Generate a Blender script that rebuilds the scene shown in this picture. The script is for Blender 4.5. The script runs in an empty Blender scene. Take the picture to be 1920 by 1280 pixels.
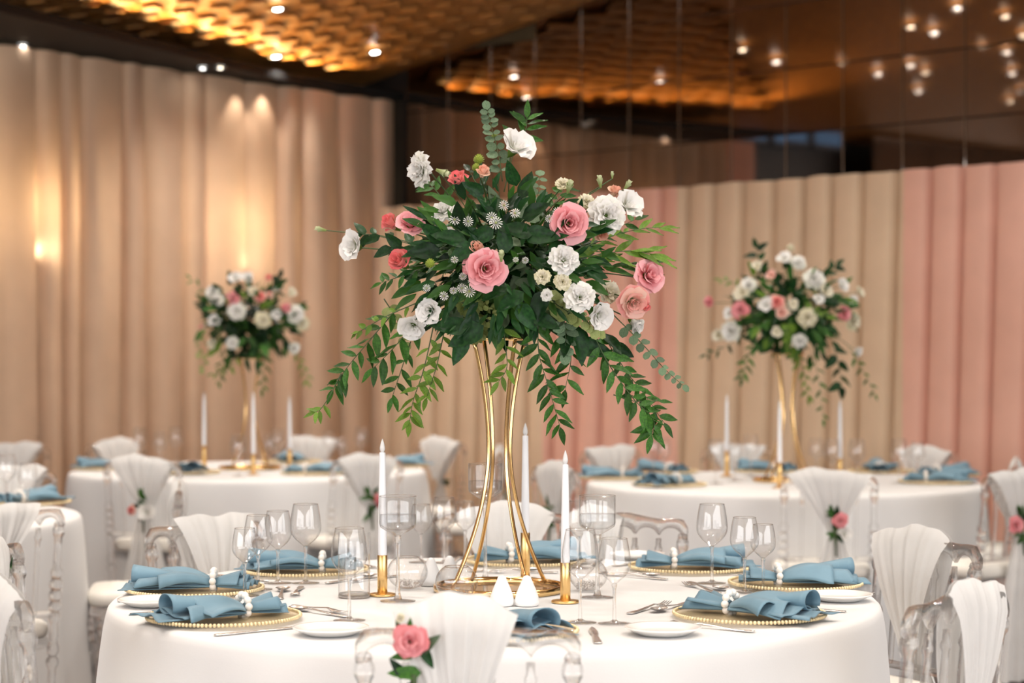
import bpy, math, random
from mathutils import Vector, Matrix, noise
R = math.radians
PI = math.pi
sc = bpy.context.scene
COL = sc.collection

# ------------------------------------------------------------------ camera
F = 3600.0            # focal length in pixels of the 1920 px frame
HOR = 677.0           # horizon row
CAMZ = 1.298
TABZ = 0.75
cam_d = bpy.data.cameras.new('camera')
cam = bpy.data.objects.new('camera', cam_d)
COL.objects.link(cam)
cam.location = (0, 0, CAMZ)
cam.rotation_euler = (R(90), 0, 0)
cam_d.sensor_width = 36.0
cam_d.lens = 36.0 * F / 1920.0
cam_d.shift_y = (HOR - 640.0) / 1920.0
cam_d.clip_start = 0.05
cam_d.clip_end = 100
cam_d.dof.use_dof = True
cam_d.dof.focus_distance = 4.32
cam_d.dof.aperture_fstop = 2.9
sc.camera = cam

# ------------------------------------------------------------------ view, world, large lights
sc.view_settings.view_transform = 'Standard'
sc.view_settings.look = 'None'
sc.view_settings.gamma = 1.0
sc.view_settings.use_curve_mapping = False
sc.view_settings.exposure = 0.14
sc.cycles.transparent_max_bounces = 48
sc.cycles.max_bounces = 14
sc.cycles.transmission_bounces = 14
sc.cycles.caustics_refractive = False
sc.cycles.caustics_reflective = False
sc.cycles.sample_clamp_indirect = 6.0
world = bpy.data.worlds.new('world')
sc.world = world
world.use_nodes = True
world.node_tree.nodes['Background'].inputs[0].default_value = (0.16, 0.26, 0.42, 1)
world.node_tree.nodes['Background'].inputs[1].default_value = 0.5

# room frame: corner C, left wall runs along U, right wall along V
CX, CY = -0.87, 13.5
UX, UY = -0.651, -0.759
VX, VY = 0.759, -0.651
ROOM_U, ROOM_V = 15.0, 13.2
def room(u, v, z=0.0):
    return Vector((CX + UX * u + VX * v, CY + UY * u + VY * v, z))
def ceil_z(v):
    return 3.30 + 0.17 * v
UANG = math.atan2(UY, UX)
VANG = math.atan2(VY, VX)

def area_light(name, loc, direction, sx, sy, energy, color):
    d = bpy.data.lights.new(name, 'AREA')
    d.shape = 'RECTANGLE'; d.size = sx; d.size_y = sy
    d.energy = energy; d.color = color
    o = bpy.data.objects.new(name, d)
    COL.objects.link(o)
    o.location = loc
    o.rotation_euler = Vector(direction).to_track_quat('-Z', 'Y').to_euler()
    return o
# daylight entering through the two window walls behind the photographer
WIN_E = 320.0
area_light('window_daylight', room(ROOM_U - 0.12, 6.6, 2.0), (-UX, -UY, -0.05), 9.0, 2.4, WIN_E, (1.0, 0.985, 0.975))
area_light('window_daylight', room(8.2, ROOM_V - 0.12, 2.0), (-VX, -VY, -0.05), 9.0, 2.4, WIN_E * 0.9, (1.0, 0.985, 0.975))
SPOT_E = 26.0         # one ceiling downlight
SPOT_C = (1.0, 0.93, 0.84)

# ------------------------------------------------------------------ helpers
rng = random.Random(7)

class MB:
    def __init__(s): s.v = []; s.f = []
    def add(s, vs, fs, M=None):
        b = len(s.v)
        if M is not None: vs = [M @ Vector(p) for p in vs]
        s.v += [tuple(p) for p in vs]; s.f += [tuple(b + i for i in f) for f in fs]
        return s
    def box(s, x0, x1, y0, y1, z0, z1, M=None):
        return s.add([(x0,y0,z0),(x1,y0,z0),(x1,y1,z0),(x0,y1,z0),(x0,y0,z1),(x1,y0,z1),(x1,y1,z1),(x0,y1,z1)],
              [(0,3,2,1),(4,5,6,7),(0,1,5,4),(1,2,6,5),(2,3,7,6),(3,0,4,7)], M)
    def lathe(s, prof, n=24, M=None, closed=False):
        vs = []; fs = []; m = len(prof)
        for (r, z) in prof:
            for k in range(n):
                a = 2*PI*k/n; vs.append((r*math.cos(a), r*math.sin(a), z))
        rows = m if closed else m-1
        for i in range(rows):
            j = (i+1) % m
            for k in range(n):
                k2 = (k+1) % n
                fs.append((i*n+k, i*n+k2, j*n+k2, j*n+k))
        if not closed:
            if prof[0][0] > 1e-4: fs.append(tuple(reversed(range(n))))
            if prof[-1][0] > 1e-4: fs.append(tuple((m-1)*n+k for k in range(n)))
        return s.add(vs, fs, M)
    def tube(s, pts, rad, n=8, M=None, caps=True, flat=1.0):
        pts = [Vector(p) for p in pts]; m = len(pts)
        if not hasattr(rad, '__len__'): rad = [rad]*m
        vs = []; fs = []; ref = None
        for i in range(m):
            t = (pts[min(i+1, m-1)] - pts[max(i-1, 0)]).normalized()
            if ref is None:
                ref = Vector((0,0,1)) if abs(t.z) < 0.9 else Vector((1,0,0))
            a = (ref - t*ref.dot(t)).normalized(); ref = a; b = t.cross(a)
            for k in range(n):
                w = 2*PI*k/n
                vs.append(pts[i] + (a*math.cos(w) + b*math.sin(w)*flat)*rad[i])
        for i in range(m-1):
            for k in range(n):
                k2 = (k+1) % n
                fs.append((i*n+k, i*n+k2, (i+1)*n+k2, (i+1)*n+k))
        if caps:
            fs.append(tuple(reversed(range(n)))); fs.append(tuple((m-1)*n+k for k in range(n)))
        return s.add(vs, fs, M)
    def sphere(s, c, r, nu=10, nv=6, M=None, sz=1.0):
        prof = [(max(1e-5, r*math.sin(PI*i/nv)), -r*sz*math.cos(PI*i/nv)) for i in range(nv+1)]
        T = Matrix.Translation(c)
        return s.lathe(prof, nu, T if M is None else M @ T)
    def grid(s, fn, nu, nv, M=None, wrap=False):
        vs = [fn(i/nu, j/nv) for j in range(nv+1) for i in range(nu if wrap else nu+1)]
        w = nu if wrap else nu+1
        fs = []
        for j in range(nv):
            for i in range(nu):
                i2 = (i+1) % w
                fs.append((j*w+i, j*w+i2, (j+1)*w+i2, (j+1)*w+i))
        return s.add(vs, fs, M)
    def mesh(s, name, smooth=True):
        me = bpy.data.meshes.new(name)
        me.from_pydata(s.v, [], s.f); me.validate(); me.update()
        if smooth: me.polygons.foreach_set('use_smooth', [True]*len(me.polygons))
        return me

def obj(name, mesh, mat, parent=None, loc=(0,0,0), rot=(0,0,0), scale=(1,1,1), smooth=True, label=None):
    if isinstance(mesh, MB): mesh = mesh.mesh(name, smooth)
    if mat is not None and len(mesh.materials) == 0: mesh.materials.append(mat)
    o = bpy.data.objects.new(name, mesh)
    COL.objects.link(o)
    o.parent = parent; o.location = loc; o.rotation_euler = rot
    o.scale = scale if hasattr(scale, '__len__') else (scale,)*3
    if label: o['label'] = label
    return o
def empty(name, loc=(0,0,0), rz=0.0, parent=None):
    o = bpy.data.objects.new(name, None); COL.objects.link(o)
    o.empty_display_size = 0.05
    o.location = loc; o.rotation_euler = (0,0,rz); o.parent = parent
    return o
def tag(o, label, cat, group=None, kind=None):
    if label: o['label'] = label
    if cat: o['category'] = cat
    if group: o['group'] = group
    if kind: o['kind'] = kind
    return o
def struct(o): o['kind'] = 'structure'; return o
KIDS = {}
def copy_tree(o, parent=None):
    c = o.copy(); COL.objects.link(c); c.parent = parent
    for ch in o.children: copy_tree(ch, c)
    return c
class Proto:
    """first use hands out the original, later uses hand out copies"""
    def __init__(s, o): s.o = o; s.used = False
    def take(s, loc, rz=0.0, label=None, group=None, scale=None):
        if s.used: o = copy_tree(s.o)
        else: o = s.o; s.used = True
        o.location = loc; o.rotation_euler = (0,0,rz)
        if scale: o.scale = (scale,)*3
        if label: o['label'] = label
        if group: o['group'] = group
        return o
def solid(o, t, off=0.0):
    m = o.modifiers.new('thickness', 'SOLIDIFY'); m.thickness = t; m.offset = off
    return o
def axis_rot(d, spin=0.0):
    q = Vector(d).normalized().to_track_quat('Z', 'Y')
    return (q.to_matrix().to_4x4() @ Matrix.Rotation(spin, 4, 'Z')).to_euler()

def pt(px, py, d):                 # point seen at a picture position, at distance d
    return Vector(((px-960.0)*d/F, d, CAMZ - (py-HOR)*d/F))
def on_table(px, py, z=TABZ):      # same, resting on a table top
    d = F*(CAMZ-z)/(py-HOR)
    return Vector(((px-960.0)*d/F, d, z))

# ------------------------------------------------------------------ materials
MATS = {}
def new_mat(name):
    m = bpy.data.materials.new(name); m.use_nodes = True
    nt = m.node_tree; nt.nodes.clear()
    out = nt.nodes.new('ShaderNodeOutputMaterial'); MATS[name] = m
    return m, nt, out
def N(nt, t, **kw):
    n = nt.nodes.new(t)
    for k, v in kw.items():
        if k.startswith('i_'): n.inputs[k[2:].replace('_', ' ')].default_value = v
        else: setattr(n, k, v)
    return n
def col(c): return (c[0], c[1], c[2], 1.0)
def pbr(name, c, rough=0.5, metal=0.0, var=0.0, vscale=8.0, bump=0.0, bscale=60.0, sheen=0.0, trans=0.0, coords='Object', spec=0.5, rand=0.0, c2=None):
    """principled surface with noise variation, optional light passing through (trans) and bump"""
    m, nt, out = new_mat(name); L = nt.links.new
    p = N(nt, 'ShaderNodeBsdfPrincipled')
    p.inputs['Roughness'].default_value = rough; p.inputs['Metallic'].default_value = metal
    p.inputs['Specular IOR Level'].default_value = spec
    p.inputs['Base Color'].default_value = col(c)
    if sheen: p.inputs['Sheen Weight'].default_value = sheen
    src = None
    tc = N(nt, 'ShaderNodeTexCoord')
    if var or c2:
        nz = N(nt, 'ShaderNodeTexNoise'); nz.inputs['Scale'].default_value = vscale; nz.inputs['Detail'].default_value = 3
        L(tc.outputs[coords], nz.inputs['Vector'])
        rp = N(nt, 'ShaderNodeValToRGB')
        a = c2 if c2 else tuple(x*(1-var) for x in c); b = c if c2 else tuple(min(1, x*(1+var)) for x in c)
        rp.color_ramp.elements[0].position = 0.35; rp.color_ramp.elements[1].position = 0.65
        rp.color_ramp.elements[0].color = col(a); rp.color_ramp.elements[1].color = col(b)
        L(nz.outputs['Fac'], rp.inputs['Fac']); src = rp.outputs['Color']
    if rand:
        oi = N(nt, 'ShaderNodeObjectInfo')
        hs = N(nt, 'ShaderNodeHueSaturation')
        mr = N(nt, 'ShaderNodeMapRange'); mr.inputs['To Min'].default_value = 1-rand; mr.inputs['To Max'].default_value = 1+rand
        L(oi.outputs['Random'], mr.inputs['Value']); L(mr.outputs['Result'], hs.inputs['Value'])
        if src is not None: L(src, hs.inputs['Color'])
        else: hs.inputs['Color'].default_value = col(c)
        src = hs.outputs['Color']
    if src is not None: L(src, p.inputs['Base Color'])
    if bump:
        nb = N(nt, 'ShaderNodeTexNoise'); nb.inputs['Scale'].default_value = bscale; nb.inputs['Detail'].default_value = 2
        L(tc.outputs[coords], nb.inputs['Vector'])
        bp = N(nt, 'ShaderNodeBump'); bp.inputs['Strength'].default_value = bump; bp.inputs['Distance'].default_value = 0.01
        L(nb.outputs['Fac'], bp.inputs['Height']); L(bp.outputs['Normal'], p.inputs['Normal'])
    sh = p.outputs[0]
    if trans:
        t = N(nt, 'ShaderNodeBsdfTranslucent'); t.inputs['Color'].default_value = col(c)
        if src is not None: L(src, t.inputs['Color'])
        mx = N(nt, 'ShaderNodeMixShader'); mx.inputs[0].default_value = trans
        L(p.outputs[0], mx.inputs[1]); L(t.outputs[0], mx.inputs[2]); sh = mx.outputs[0]
    L(sh, out.inputs[0])
    return m
def thin_glass(name, tint=(1,1,1), gloss=1.0, rough=0.0, ior=1.5, edge=0.06):
    """thin clear wall: mirror-like at grazing angles, see-through head on"""
    m, nt, out = new_mat(name); L = nt.links.new
    lw = N(nt, 'ShaderNodeLayerWeight'); lw.inputs['Blend'].default_value = 0.5
    pw = N(nt, 'ShaderNodeMath', operation='POWER'); pw.inputs[1].default_value = 4.0; L(lw.outputs['Facing'], pw.inputs[0])
    ma = N(nt, 'ShaderNodeMath', operation='MULTIPLY_ADD'); ma.inputs[1].default_value = 0.85*gloss; ma.inputs[2].default_value = 0.10*gloss
    L(pw.outputs[0], ma.inputs[0])
    rp = N(nt, 'ShaderNodeValToRGB')
    rp.color_ramp.elements[0].color = col(tint); rp.color_ramp.elements[0].position = 0.45
    rp.color_ramp.elements[1].color = col(tuple(x*(1-edge*8) for x in tint)); rp.color_ramp.elements[1].position = 1.0
    L(lw.outputs['Facing'], rp.inputs['Fac'])
    t = N(nt, 'ShaderNodeBsdfTransparent'); L(rp.outputs['Color'], t.inputs[0])
    g = N(nt, 'ShaderNodeBsdfGlossy'); g.inputs['Roughness'].default_value = rough
    mx = N(nt, 'ShaderNodeMixShader'); L(ma.outputs[0], mx.inputs[0]); L(t.outputs[0], mx.inputs[1]); L(g.outputs[0], mx.inputs[2])
    L(mx.outputs[0], out.inputs[0])
    return m
def solid_glass(name, c=(1,1,1), ior=1.47, rough=0.0):
    m, nt, out = new_mat(name)
    g = N(nt, 'ShaderNodeBsdfGlass'); g.inputs['Color'].default_value = col(c); g.inputs['IOR'].default_value = ior; g.inputs['Roughness'].default_value = rough
    nt.links.new(g.outputs[0], out.inputs[0]); return m
def glow(name, c, strength):
    m, nt, out = new_mat(name)
    e = N(nt, 'ShaderNodeEmission'); e.inputs[0].default_value = col(c); e.inputs[1].default_value = strength
    nt.links.new(e.outputs[0], out.inputs[0]); return m
def petal_mat(name, c_base, c_tip, pos=0.5, trans=0.25):
    m, nt, out = new_mat(name); L = nt.links.new
    tc = N(nt, 'ShaderNodeTexCoord'); sx = N(nt, 'ShaderNodeSeparateXYZ'); L(tc.outputs['Generated'], sx.inputs[0])
    rp = N(nt, 'ShaderNodeValToRGB')
    rp.color_ramp.elements[0].color = col(c_base); rp.color_ramp.elements[0].position = max(0, pos-0.35)
    rp.color_ramp.elements[1].color = col(c_tip); rp.color_ramp.elements[1].position = min(1, pos+0.4)
    L(sx.outputs['Z'], rp.inputs['Fac'])
    p = N(nt, 'ShaderNodeBsdfPrincipled'); p.inputs['Roughness'].default_value = 0.6; p.inputs['Sheen Weight'].default_value = 0.15
    p.inputs['Specular IOR Level'].default_value = 0.25
    L(rp.outputs['Color'], p.inputs['Base Color'])
    t = N(nt, 'ShaderNodeBsdfTranslucent'); L(rp.outputs['Color'], t.inputs[0])
    mx = N(nt, 'ShaderNodeMixShader'); mx.inputs[0].default_value = trans
    L(p.outputs[0], mx.inputs[1]); L(t.outputs[0], mx.inputs[2]); L(mx.outputs[0], out.inputs[0])
    return m

M_CLOTH = pbr('white_table_linen', (0.71, 0.71, 0.71), 0.85, var=0.015, vscale=3, bump=0.05, bscale=400, sheen=0.1, spec=0.2)
M_BEIGE = pbr('beige_drape', (0.73, 0.52, 0.365), 0.8, var=0.03, vscale=5, bump=0.06, bscale=300, trans=0.30, spec=0.2)
M_BEIGE2 = pbr('sand_drape', (0.74, 0.56, 0.39), 0.8, var=0.03, vscale=5, bump=0.06, bscale=300, trans=0.1, spec=0.2)
M_PINK = pbr('rose_pink_drape', (0.82, 0.48, 0.375), 0.8, var=0.03, vscale=5, bump=0.06, bscale=300, trans=0.1, spec=0.2)
M_CARPET = pbr('mauve_carpet', (0.20, 0.165, 0.155), 0.95, c2=(0.08, 0.065, 0.065), vscale=4.0, bump=0.4, bscale=250, spec=0.1)
M_BLACK = pbr('black_soffit', (0.008, 0.008, 0.008), 0.6, var=0.2, spec=0.2)
M_DARK = pbr('dark_wall_panel', (0.014, 0.010, 0.008), 0.5, var=0.3)
M_PLASTER = pbr('cream_plaster', (0.66, 0.60, 0.52), 0.8, var=0.03)
M_GOLD = pbr('polished_gold', (0.86, 0.58, 0.26), 0.16, 1.0, var=0.03)
M_GOLDL = pbr('brushed_gold', (0.84, 0.56, 0.24), 0.28, 1.0, var=0.05, vscale=20)
M_BEAD = pbr('pale_gold_bead', (0.80, 0.66, 0.40), 0.35, 0.4, var=0.15, vscale=60)
M_SILVER = pbr('stainless_steel', (0.74, 0.72, 0.70), 0.24, 0.85, var=0.04)
M_PORC = pbr('white_porcelain', (0.86, 0.85, 0.83), 0.12, var=0.01)
M_MATTE = pbr('white_ceramic', (0.84, 0.84, 0.84), 0.4, var=0.01)
M_BLUE = pbr('dusty_blue_satin', (0.135, 0.245, 0.32), 0.5, var=0.10, vscale=14, bump=0.04, bscale=500, sheen=0.15, spec=0.3)
M_PEARL = pbr('pearl', (0.86, 0.82, 0.77), 0.18, var=0.03, vscale=30)
M_CUSH = pbr('cream_cushion', (0.80, 0.77, 0.71), 0.7, var=0.02, bump=0.05, bscale=200)
M_WAX = pbr('white_wax', (0.82, 0.83, 0.86), 0.35, var=0.01)
M_FLAME = pbr('flame_tip_plastic', (0.86, 0.86, 0.86), 0.2, var=0.01, trans=0.3)
M_WATER = thin_glass('water_surface', (0.96, 0.97, 0.98), 0.35, edge=0.02)
M_GLASS = thin_glass('wine_glass', (0.99, 0.99, 0.99), 1.0, edge=0.022)
M_STEM = None
def acrylic_mat(name, straight):
    """clear cast acrylic: part of the light bends, part passes straight through the thin walls"""
    m, nt, out = new_mat(name)
    g = N(nt, 'ShaderNodeBsdfGlass'); g.inputs['IOR'].default_value = 1.42
    t = N(nt, 'ShaderNodeBsdfTransparent'); t.inputs[0].default_value = (0.99, 0.99, 0.99, 1)
    mx = N(nt, 'ShaderNodeMixShader'); mx.inputs[0].default_value = straight
    nt.links.new(g.outputs[0], mx.inputs[1]); nt.links.new(t.outputs[0], mx.inputs[2]); nt.links.new(mx.outputs[0], out.inputs[0]); return m
M_ACRYL = acrylic_mat('clear_acrylic', 0.55)
M_STEM = acrylic_mat('glass_stem', 0.5)
M_MIRROR = pbr('bronze_mirror', (0.33, 0.27, 0.23), 0.035, 1.0, var=0.05, vscale=1.5)
M_TRAY = pbr('tray_mirror', (0.66, 0.56, 0.40), 0.08, 0.75, var=0.02)
M_GREEN = [
    pbr('dark_glossy_leaf', (0.013, 0.058, 0.012), 0.40, c2=(0.006, 0.028, 0.008), vscale=9, trans=0.10, rand=0.5, spec=0.2),
    pbr('mid_green_leaf', (0.055, 0.165, 0.022), 0.45, c2=(0.024, 0.085, 0.014), vscale=9, trans=0.22, rand=0.4, spec=0.28),
    pbr('fresh_lime_leaf', (0.17, 0.29, 0.035), 0.45, c2=(0.10, 0.20, 0.025), vscale=20, trans=0.3, rand=0.3, spec=0.3),
    pbr('silver_eucalyptus_leaf', (0.15, 0.22, 0.13), 0.6, c2=(0.08, 0.14, 0.075), vscale=18, trans=0.12, rand=0.3, spec=0.3),
    pbr('pale_green_leaf', (0.38, 0.43, 0.16), 0.55, c2=(0.26, 0.33, 0.10), vscale=18, trans=0.25, rand=0.2)]
M_TWIG = pbr('green_stem', (0.05, 0.09, 0.025), 0.5, var=0.3, vscale=30)
M_FLOW = {
    'white': petal_mat('white_petal', (0.74, 0.76, 0.62), (0.88, 0.87, 0.85), 0.25),
    'cream': petal_mat('cream_petal', (0.68, 0.64, 0.38), (0.86, 0.82, 0.70), 0.4),
    'pink': petal_mat('pink_petal', (0.70, 0.14, 0.16), (0.88, 0.47, 0.50), 0.45),
    'coral': petal_mat('coral_petal', (0.86, 0.50, 0.42), (0.82, 0.15, 0.17), 0.6),
    'blush': petal_mat('blush_petal', (0.87, 0.70, 0.58), (0.84, 0.32, 0.30), 0.75),
    'peach': petal_mat('peach_petal', (0.86, 0.58, 0.42), (0.85, 0.48, 0.37), 0.5),
    'lime': petal_mat('green_flower', (0.20, 0.28, 0.02), (0.34, 0.42, 0.06), 0.5),
    'budgreen': petal_mat('green_white_bud', (0.30, 0.38, 0.12), (0.70, 0.74, 0.50), 0.6),
}
# sheer tulle: woven white threads with open gaps between them
def tulle_mat():
    m, nt, out = new_mat('white_tulle'); L = nt.links.new
    tc = N(nt, 'ShaderNodeTexCoord'); nz = N(nt, 'ShaderNodeTexNoise'); nz.inputs['Scale'].default_value = 9; nz.inputs['Detail'].default_value = 4
    L(tc.outputs['Object'], nz.inputs['Vector'])
    mr = N(nt, 'ShaderNodeMapRange'); mr.inputs['From Min'].default_value = 0.3; mr.inputs['From Max'].default_value = 0.7
    mr.inputs['To Min'].default_value = 0.02; mr.inputs['To Max'].default_value = 0.12
    L(nz.outputs['Fac'], mr.inputs['Value'])
    d = N(nt, 'ShaderNodeBsdfDiffuse'); d.inputs[0].default_value = (0.86, 0.855, 0.84, 1)
    t = N(nt, 'ShaderNodeBsdfTranslucent'); t.inputs[0].default_value = (0.86, 0.855, 0.84, 1)
    a = N(nt, 'ShaderNodeMixShader'); a.inputs[0].default_value = 0.3; L(d.outputs[0], a.inputs[1]); L(t.outputs[0], a.inputs[2])
    tr = N(nt, 'ShaderNodeBsdfTransparent')
    b = N(nt, 'ShaderNodeMixShader'); L(mr.outputs[0], b.inputs[0]); L(a.outputs[0], b.inputs[1]); L(tr.outputs[0], b.inputs[2])
    L(b.outputs[0], out.inputs[0]); return m
M_TULLE = tulle_mat()
# glass charger plate flecked with gold
def charger_mat():
    m, nt, out = new_mat('gold_flecked_glass'); L = nt.links.new
    tc = N(nt, 'ShaderNodeTexCoord'); nz = N(nt, 'ShaderNodeTexVoronoi'); nz.inputs['Scale'].default_value = 130
    L(tc.outputs['Object'], nz.inputs['Vector'])
    rp = N(nt, 'ShaderNodeValToRGB'); rp.color_ramp.elements[0].color = (0.84, 0.74, 0.52, 1); rp.color_ramp.elements[1].color = (0.66, 0.50, 0.26, 1)
    L(nz.outputs['Distance'], rp.inputs['Fac'])
    p = N(nt, 'ShaderNodeBsdfPrincipled'); p.inputs['Roughness'].default_value = 0.25; p.inputs['Metallic'].default_value = 0.35
    L(rp.outputs['Color'], p.inputs['Base Color'])
    bp = N(nt, 'ShaderNodeBump'); bp.inputs['Strength'].default_value = 0.5; bp.inputs['Distance'].default_value = 0.003
    L(nz.outputs['Distance'], bp.inputs['Height']); L(bp.outputs['Normal'], p.inputs['Normal'])
    tr = N(nt, 'ShaderNodeBsdfTransparent'); tr.inputs[0].default_value = (0.98, 0.94, 0.86, 1)
    mx = N(nt, 'ShaderNodeMixShader'); mx.inputs[0].default_value = 0.65
    L(p.outputs[0], mx.inputs[1]); L(tr.outputs[0], mx.inputs[2]); L(mx.outputs[0], out.inputs[0]); return m
M_CHARGER = charger_mat()
# varnished wood with long grain
def wood_mat():
    m, nt, out = new_mat('varnished_wood'); L = nt.links.new
    tc = N(nt, 'ShaderNodeTexCoord'); mp = N(nt, 'ShaderNodeMapping'); mp.inputs['Scale'].default_value = (2.0, 14.0, 2.0)
    L(tc.outputs['Object'], mp.inputs['Vector'])
    nz = N(nt, 'ShaderNodeTexNoise'); nz.inputs['Scale'].default_value = 4; nz.inputs['Detail'].default_value = 5
    L(mp.outputs[0], nz.inputs['Vector'])
    rp = N(nt, 'ShaderNodeValToRGB'); rp.color_ramp.elements[0].color = (0.22, 0.085, 0.018, 1); rp.color_ramp.elements[1].color = (0.44, 0.20, 0.045, 1)
    rp.color_ramp.elements[0].position = 0.3; rp.color_ramp.elements[1].position = 0.7
    L(nz.outputs['Fac'], rp.inputs['Fac'])
    oi = N(nt, 'ShaderNodeObjectInfo'); mr = N(nt, 'ShaderNodeMapRange'); mr.inputs['To Min'].default_value = 0.8; mr.inputs['To Max'].default_value = 1.2
    L(oi.outputs['Random'], mr.inputs['Value']); hs = N(nt, 'ShaderNodeHueSaturation'); L(mr.outputs[0], hs.inputs['Value']); L(rp.outputs[0], hs.inputs['Color'])
    p = N(nt, 'ShaderNodeBsdfPrincipled'); p.inputs['Roughness'].default_value = 0.42
    L(hs.outputs['Color'], p.inputs['Base Color']); L(p.outputs[0], out.inputs[0]); return m
M_WOOD = wood_mat()
M_LAMP = glow('downlight_lens', (1.0, 0.88, 0.70), 28.0)
M_LAMPW = glow('downlight_lens_white', (1.0, 0.97, 0.92), 34.0)
M_DUSK = glow('dusk_window_glass', (0.16, 0.30, 0.55), 0.8)
M_FRAME = pbr('dark_window_frame', (0.02, 0.02, 0.025), 0.5, var=0.1)
M_BULB = glow('sconce_bulb', (1.0, 0.86, 0.64), 45.0)

# ------------------------------------------------------------------ room shell
fl = MB()
P = [room(-3, -2.5), room(ROOM_U, -2.5), room(ROOM_U, ROOM_V), room(-3, ROOM_V)]
fl.add([(p.x, p.y, 0) for p in P] + [(p.x, p.y, -0.1) for p in P], [(0,1,2,3),(7,6,5,4),(0,4,5,1),(1,5,6,2),(2,6,7,3),(3,7,4,0)])
struct(obj('floor', fl, M_CARPET, smooth=False))

def slab(name, mat, u0, u1, v0, v1, z0, z1):
    b = MB(); q = [room(u0, v0), room(u1, v0), room(u1, v1), room(u0, v1)]
    b.add([(p.x, p.y, z0) for p in q] + [(p.x, p.y, z1) for p in q], [(0,3,2,1),(4,5,6,7),(0,1,5,4),(1,2,6,5),(2,3,7,6),(3,0,4,7)])
    return struct(obj(name, b, mat, smooth=False))
WL = -0.32            # the true left wall stands behind the drape
wl = slab('wall_left', M_DARK, -0.2, ROOM_U, WL-0.15, WL, 0, 6.2)
wr = slab('wall_right', M_DARK, -0.25, -0.08, WL-0.15, ROOM_V, 0, 6.2)
# the two walls behind the photographer have long window openings
def window_wall(name, along_v, at, a0, a1, w0, w1):
    def s(n, b0, b1, z0, z1):
        return (slab(n, M_PLASTER, at, at+0.15, b0, b1, z0, z1) if along_v else slab(n, M_PLASTER, b0, b1, at, at+0.15, z0, z1))
    main = s(name, a0, a1, 0, 0.75)
    for (b0, b1, z0, z1) in ((a0, a1, 3.25, 6.2), (a0, w0, 0.75, 3.25), (w1, a1, 0.75, 3.25)):
        c = s(name + '_section', b0, b1, z0, z1); c.parent = main; del c['kind']
window_wall('wall_back', True, ROOM_U, WL, ROOM_V, 2.0, 11.2)
window_wall('wall_side', False, ROOM_V, -0.2, ROOM_U, 3.6, 12.8)

# sloping wooden ceiling board behind the tiles
cb = MB()
q = [(-0.2, WL), (ROOM_U, WL), (ROOM_U, ROOM_V), (-0.2, ROOM_V)]
cb.add([tuple(room(u, v, ceil_z(v)+0.03)) for u, v in q] + [tuple(room(u, v, ceil_z(v)+0.12)) for u, v in q], [(0,1,2,3),(7,6,5,4),(0,4,5,1),(1,5,6,2),(2,6,7,3),(3,7,4,0)])
ceiling = struct(obj('ceiling', cb, M_WOOD, smooth=False))
# tiles in running rows, every second one tipped down at its near edge
def tile_mesh(drop):
    b = MB(); a, w = 0.052, 0.088; t = 0.016
    b.add([(-a,-w,-drop),(a,-w,-drop),(a,w,0),(-a,w,0),(-a,-w,t-drop),(a,-w,t-drop),(a,w,t),(-a,w,t)],
          [(0,3,2,1),(4,5,6,7),(0,1,5,4),(1,2,6,5),(2,3,7,6),(3,0,4,7)])
    return b
TT = [tile_mesh(0.004), tile_mesh(0.024)]
tmesh = []
for t_ in TT:
    me = t_.mesh('ceiling_tile', False); me.materials.append(M_WOOD); tmesh.append(me)
slopeq = Vector((-0.17*VX, -0.17*VY, 1.0)).to_track_quat('Z', 'Y')
nrm = Vector((-0.17*VX, -0.17*VY, 1.0)).normalized()
Xa = Vector((1, 0, 0.17*VX)).normalized(); Ya = nrm.cross(Xa)
TROT = Matrix((Xa, Ya, nrm)).transposed().to_4x4()
cand = []
for j in range(-10, 40):
    for i in range(-60, 60):
        x = i*0.106 + (0.106 if j % 2 else 0.0) * 1.0 + (0.053 if j % 4 > 1 else 0); y = 8.4 + j*0.172
        rel = (x-CX, y-CY); u = rel[0]*UX + rel[1]*UY; v = rel[0]*VX + rel[1]*VY
        if u < 0.1 or v < 0.02 or y < 6.9: continue
        z = ceil_z(v)
        px = 960 + F*x/y; py = HOR - F*(z-CAMZ)/y
        if px < -60 or px > 1500 or py < -60: continue
        cand.append((y, i, j, x, z))
cand.sort()
rest = MB()
for k, (y, i, j, x, z) in enumerate(cand):
    kind = 1 if i % 2 else 0
    Mx = Matrix.Translation((x, y, z)) @ TROT
    if k < 300:
        o = bpy.data.objects.new('ceiling_tile', tmesh[kind]); COL.objects.link(o); o.parent = ceiling; o.matrix_world = Mx
        o.matrix_local = Mx
    else:
        rest.add(TT[kind].v, TT[kind].f, Mx)
ro = obj('ceiling_tile_field', rest, M_WOOD, ceiling, smooth=False); ro['kind'] = 'stuff'

# black soffit running along the drape, wider to the left
so = MB()
def sof(z): return [tuple(room(u, v, z)) for u, v in ((-0.08, -0.30), (-0.08, 0.08), (0.9, 0.09), (1.3, 0.20), (3.18, 0.70), (3.95, 0.90), (3.35, -0.02), (3.35, -0.30))]
a, b = sof(3.130), sof(3.185)
n = len(a)
so.add(a + b, [tuple(reversed(range(n))), tuple(range(n, 2*n))] + [(i, (i+1) % n, n+(i+1) % n, n+i) for i in range(n)])
struct(obj('trim_1', so, M_BLACK, smooth=False))

gr0 = random.Random(5)
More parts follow.
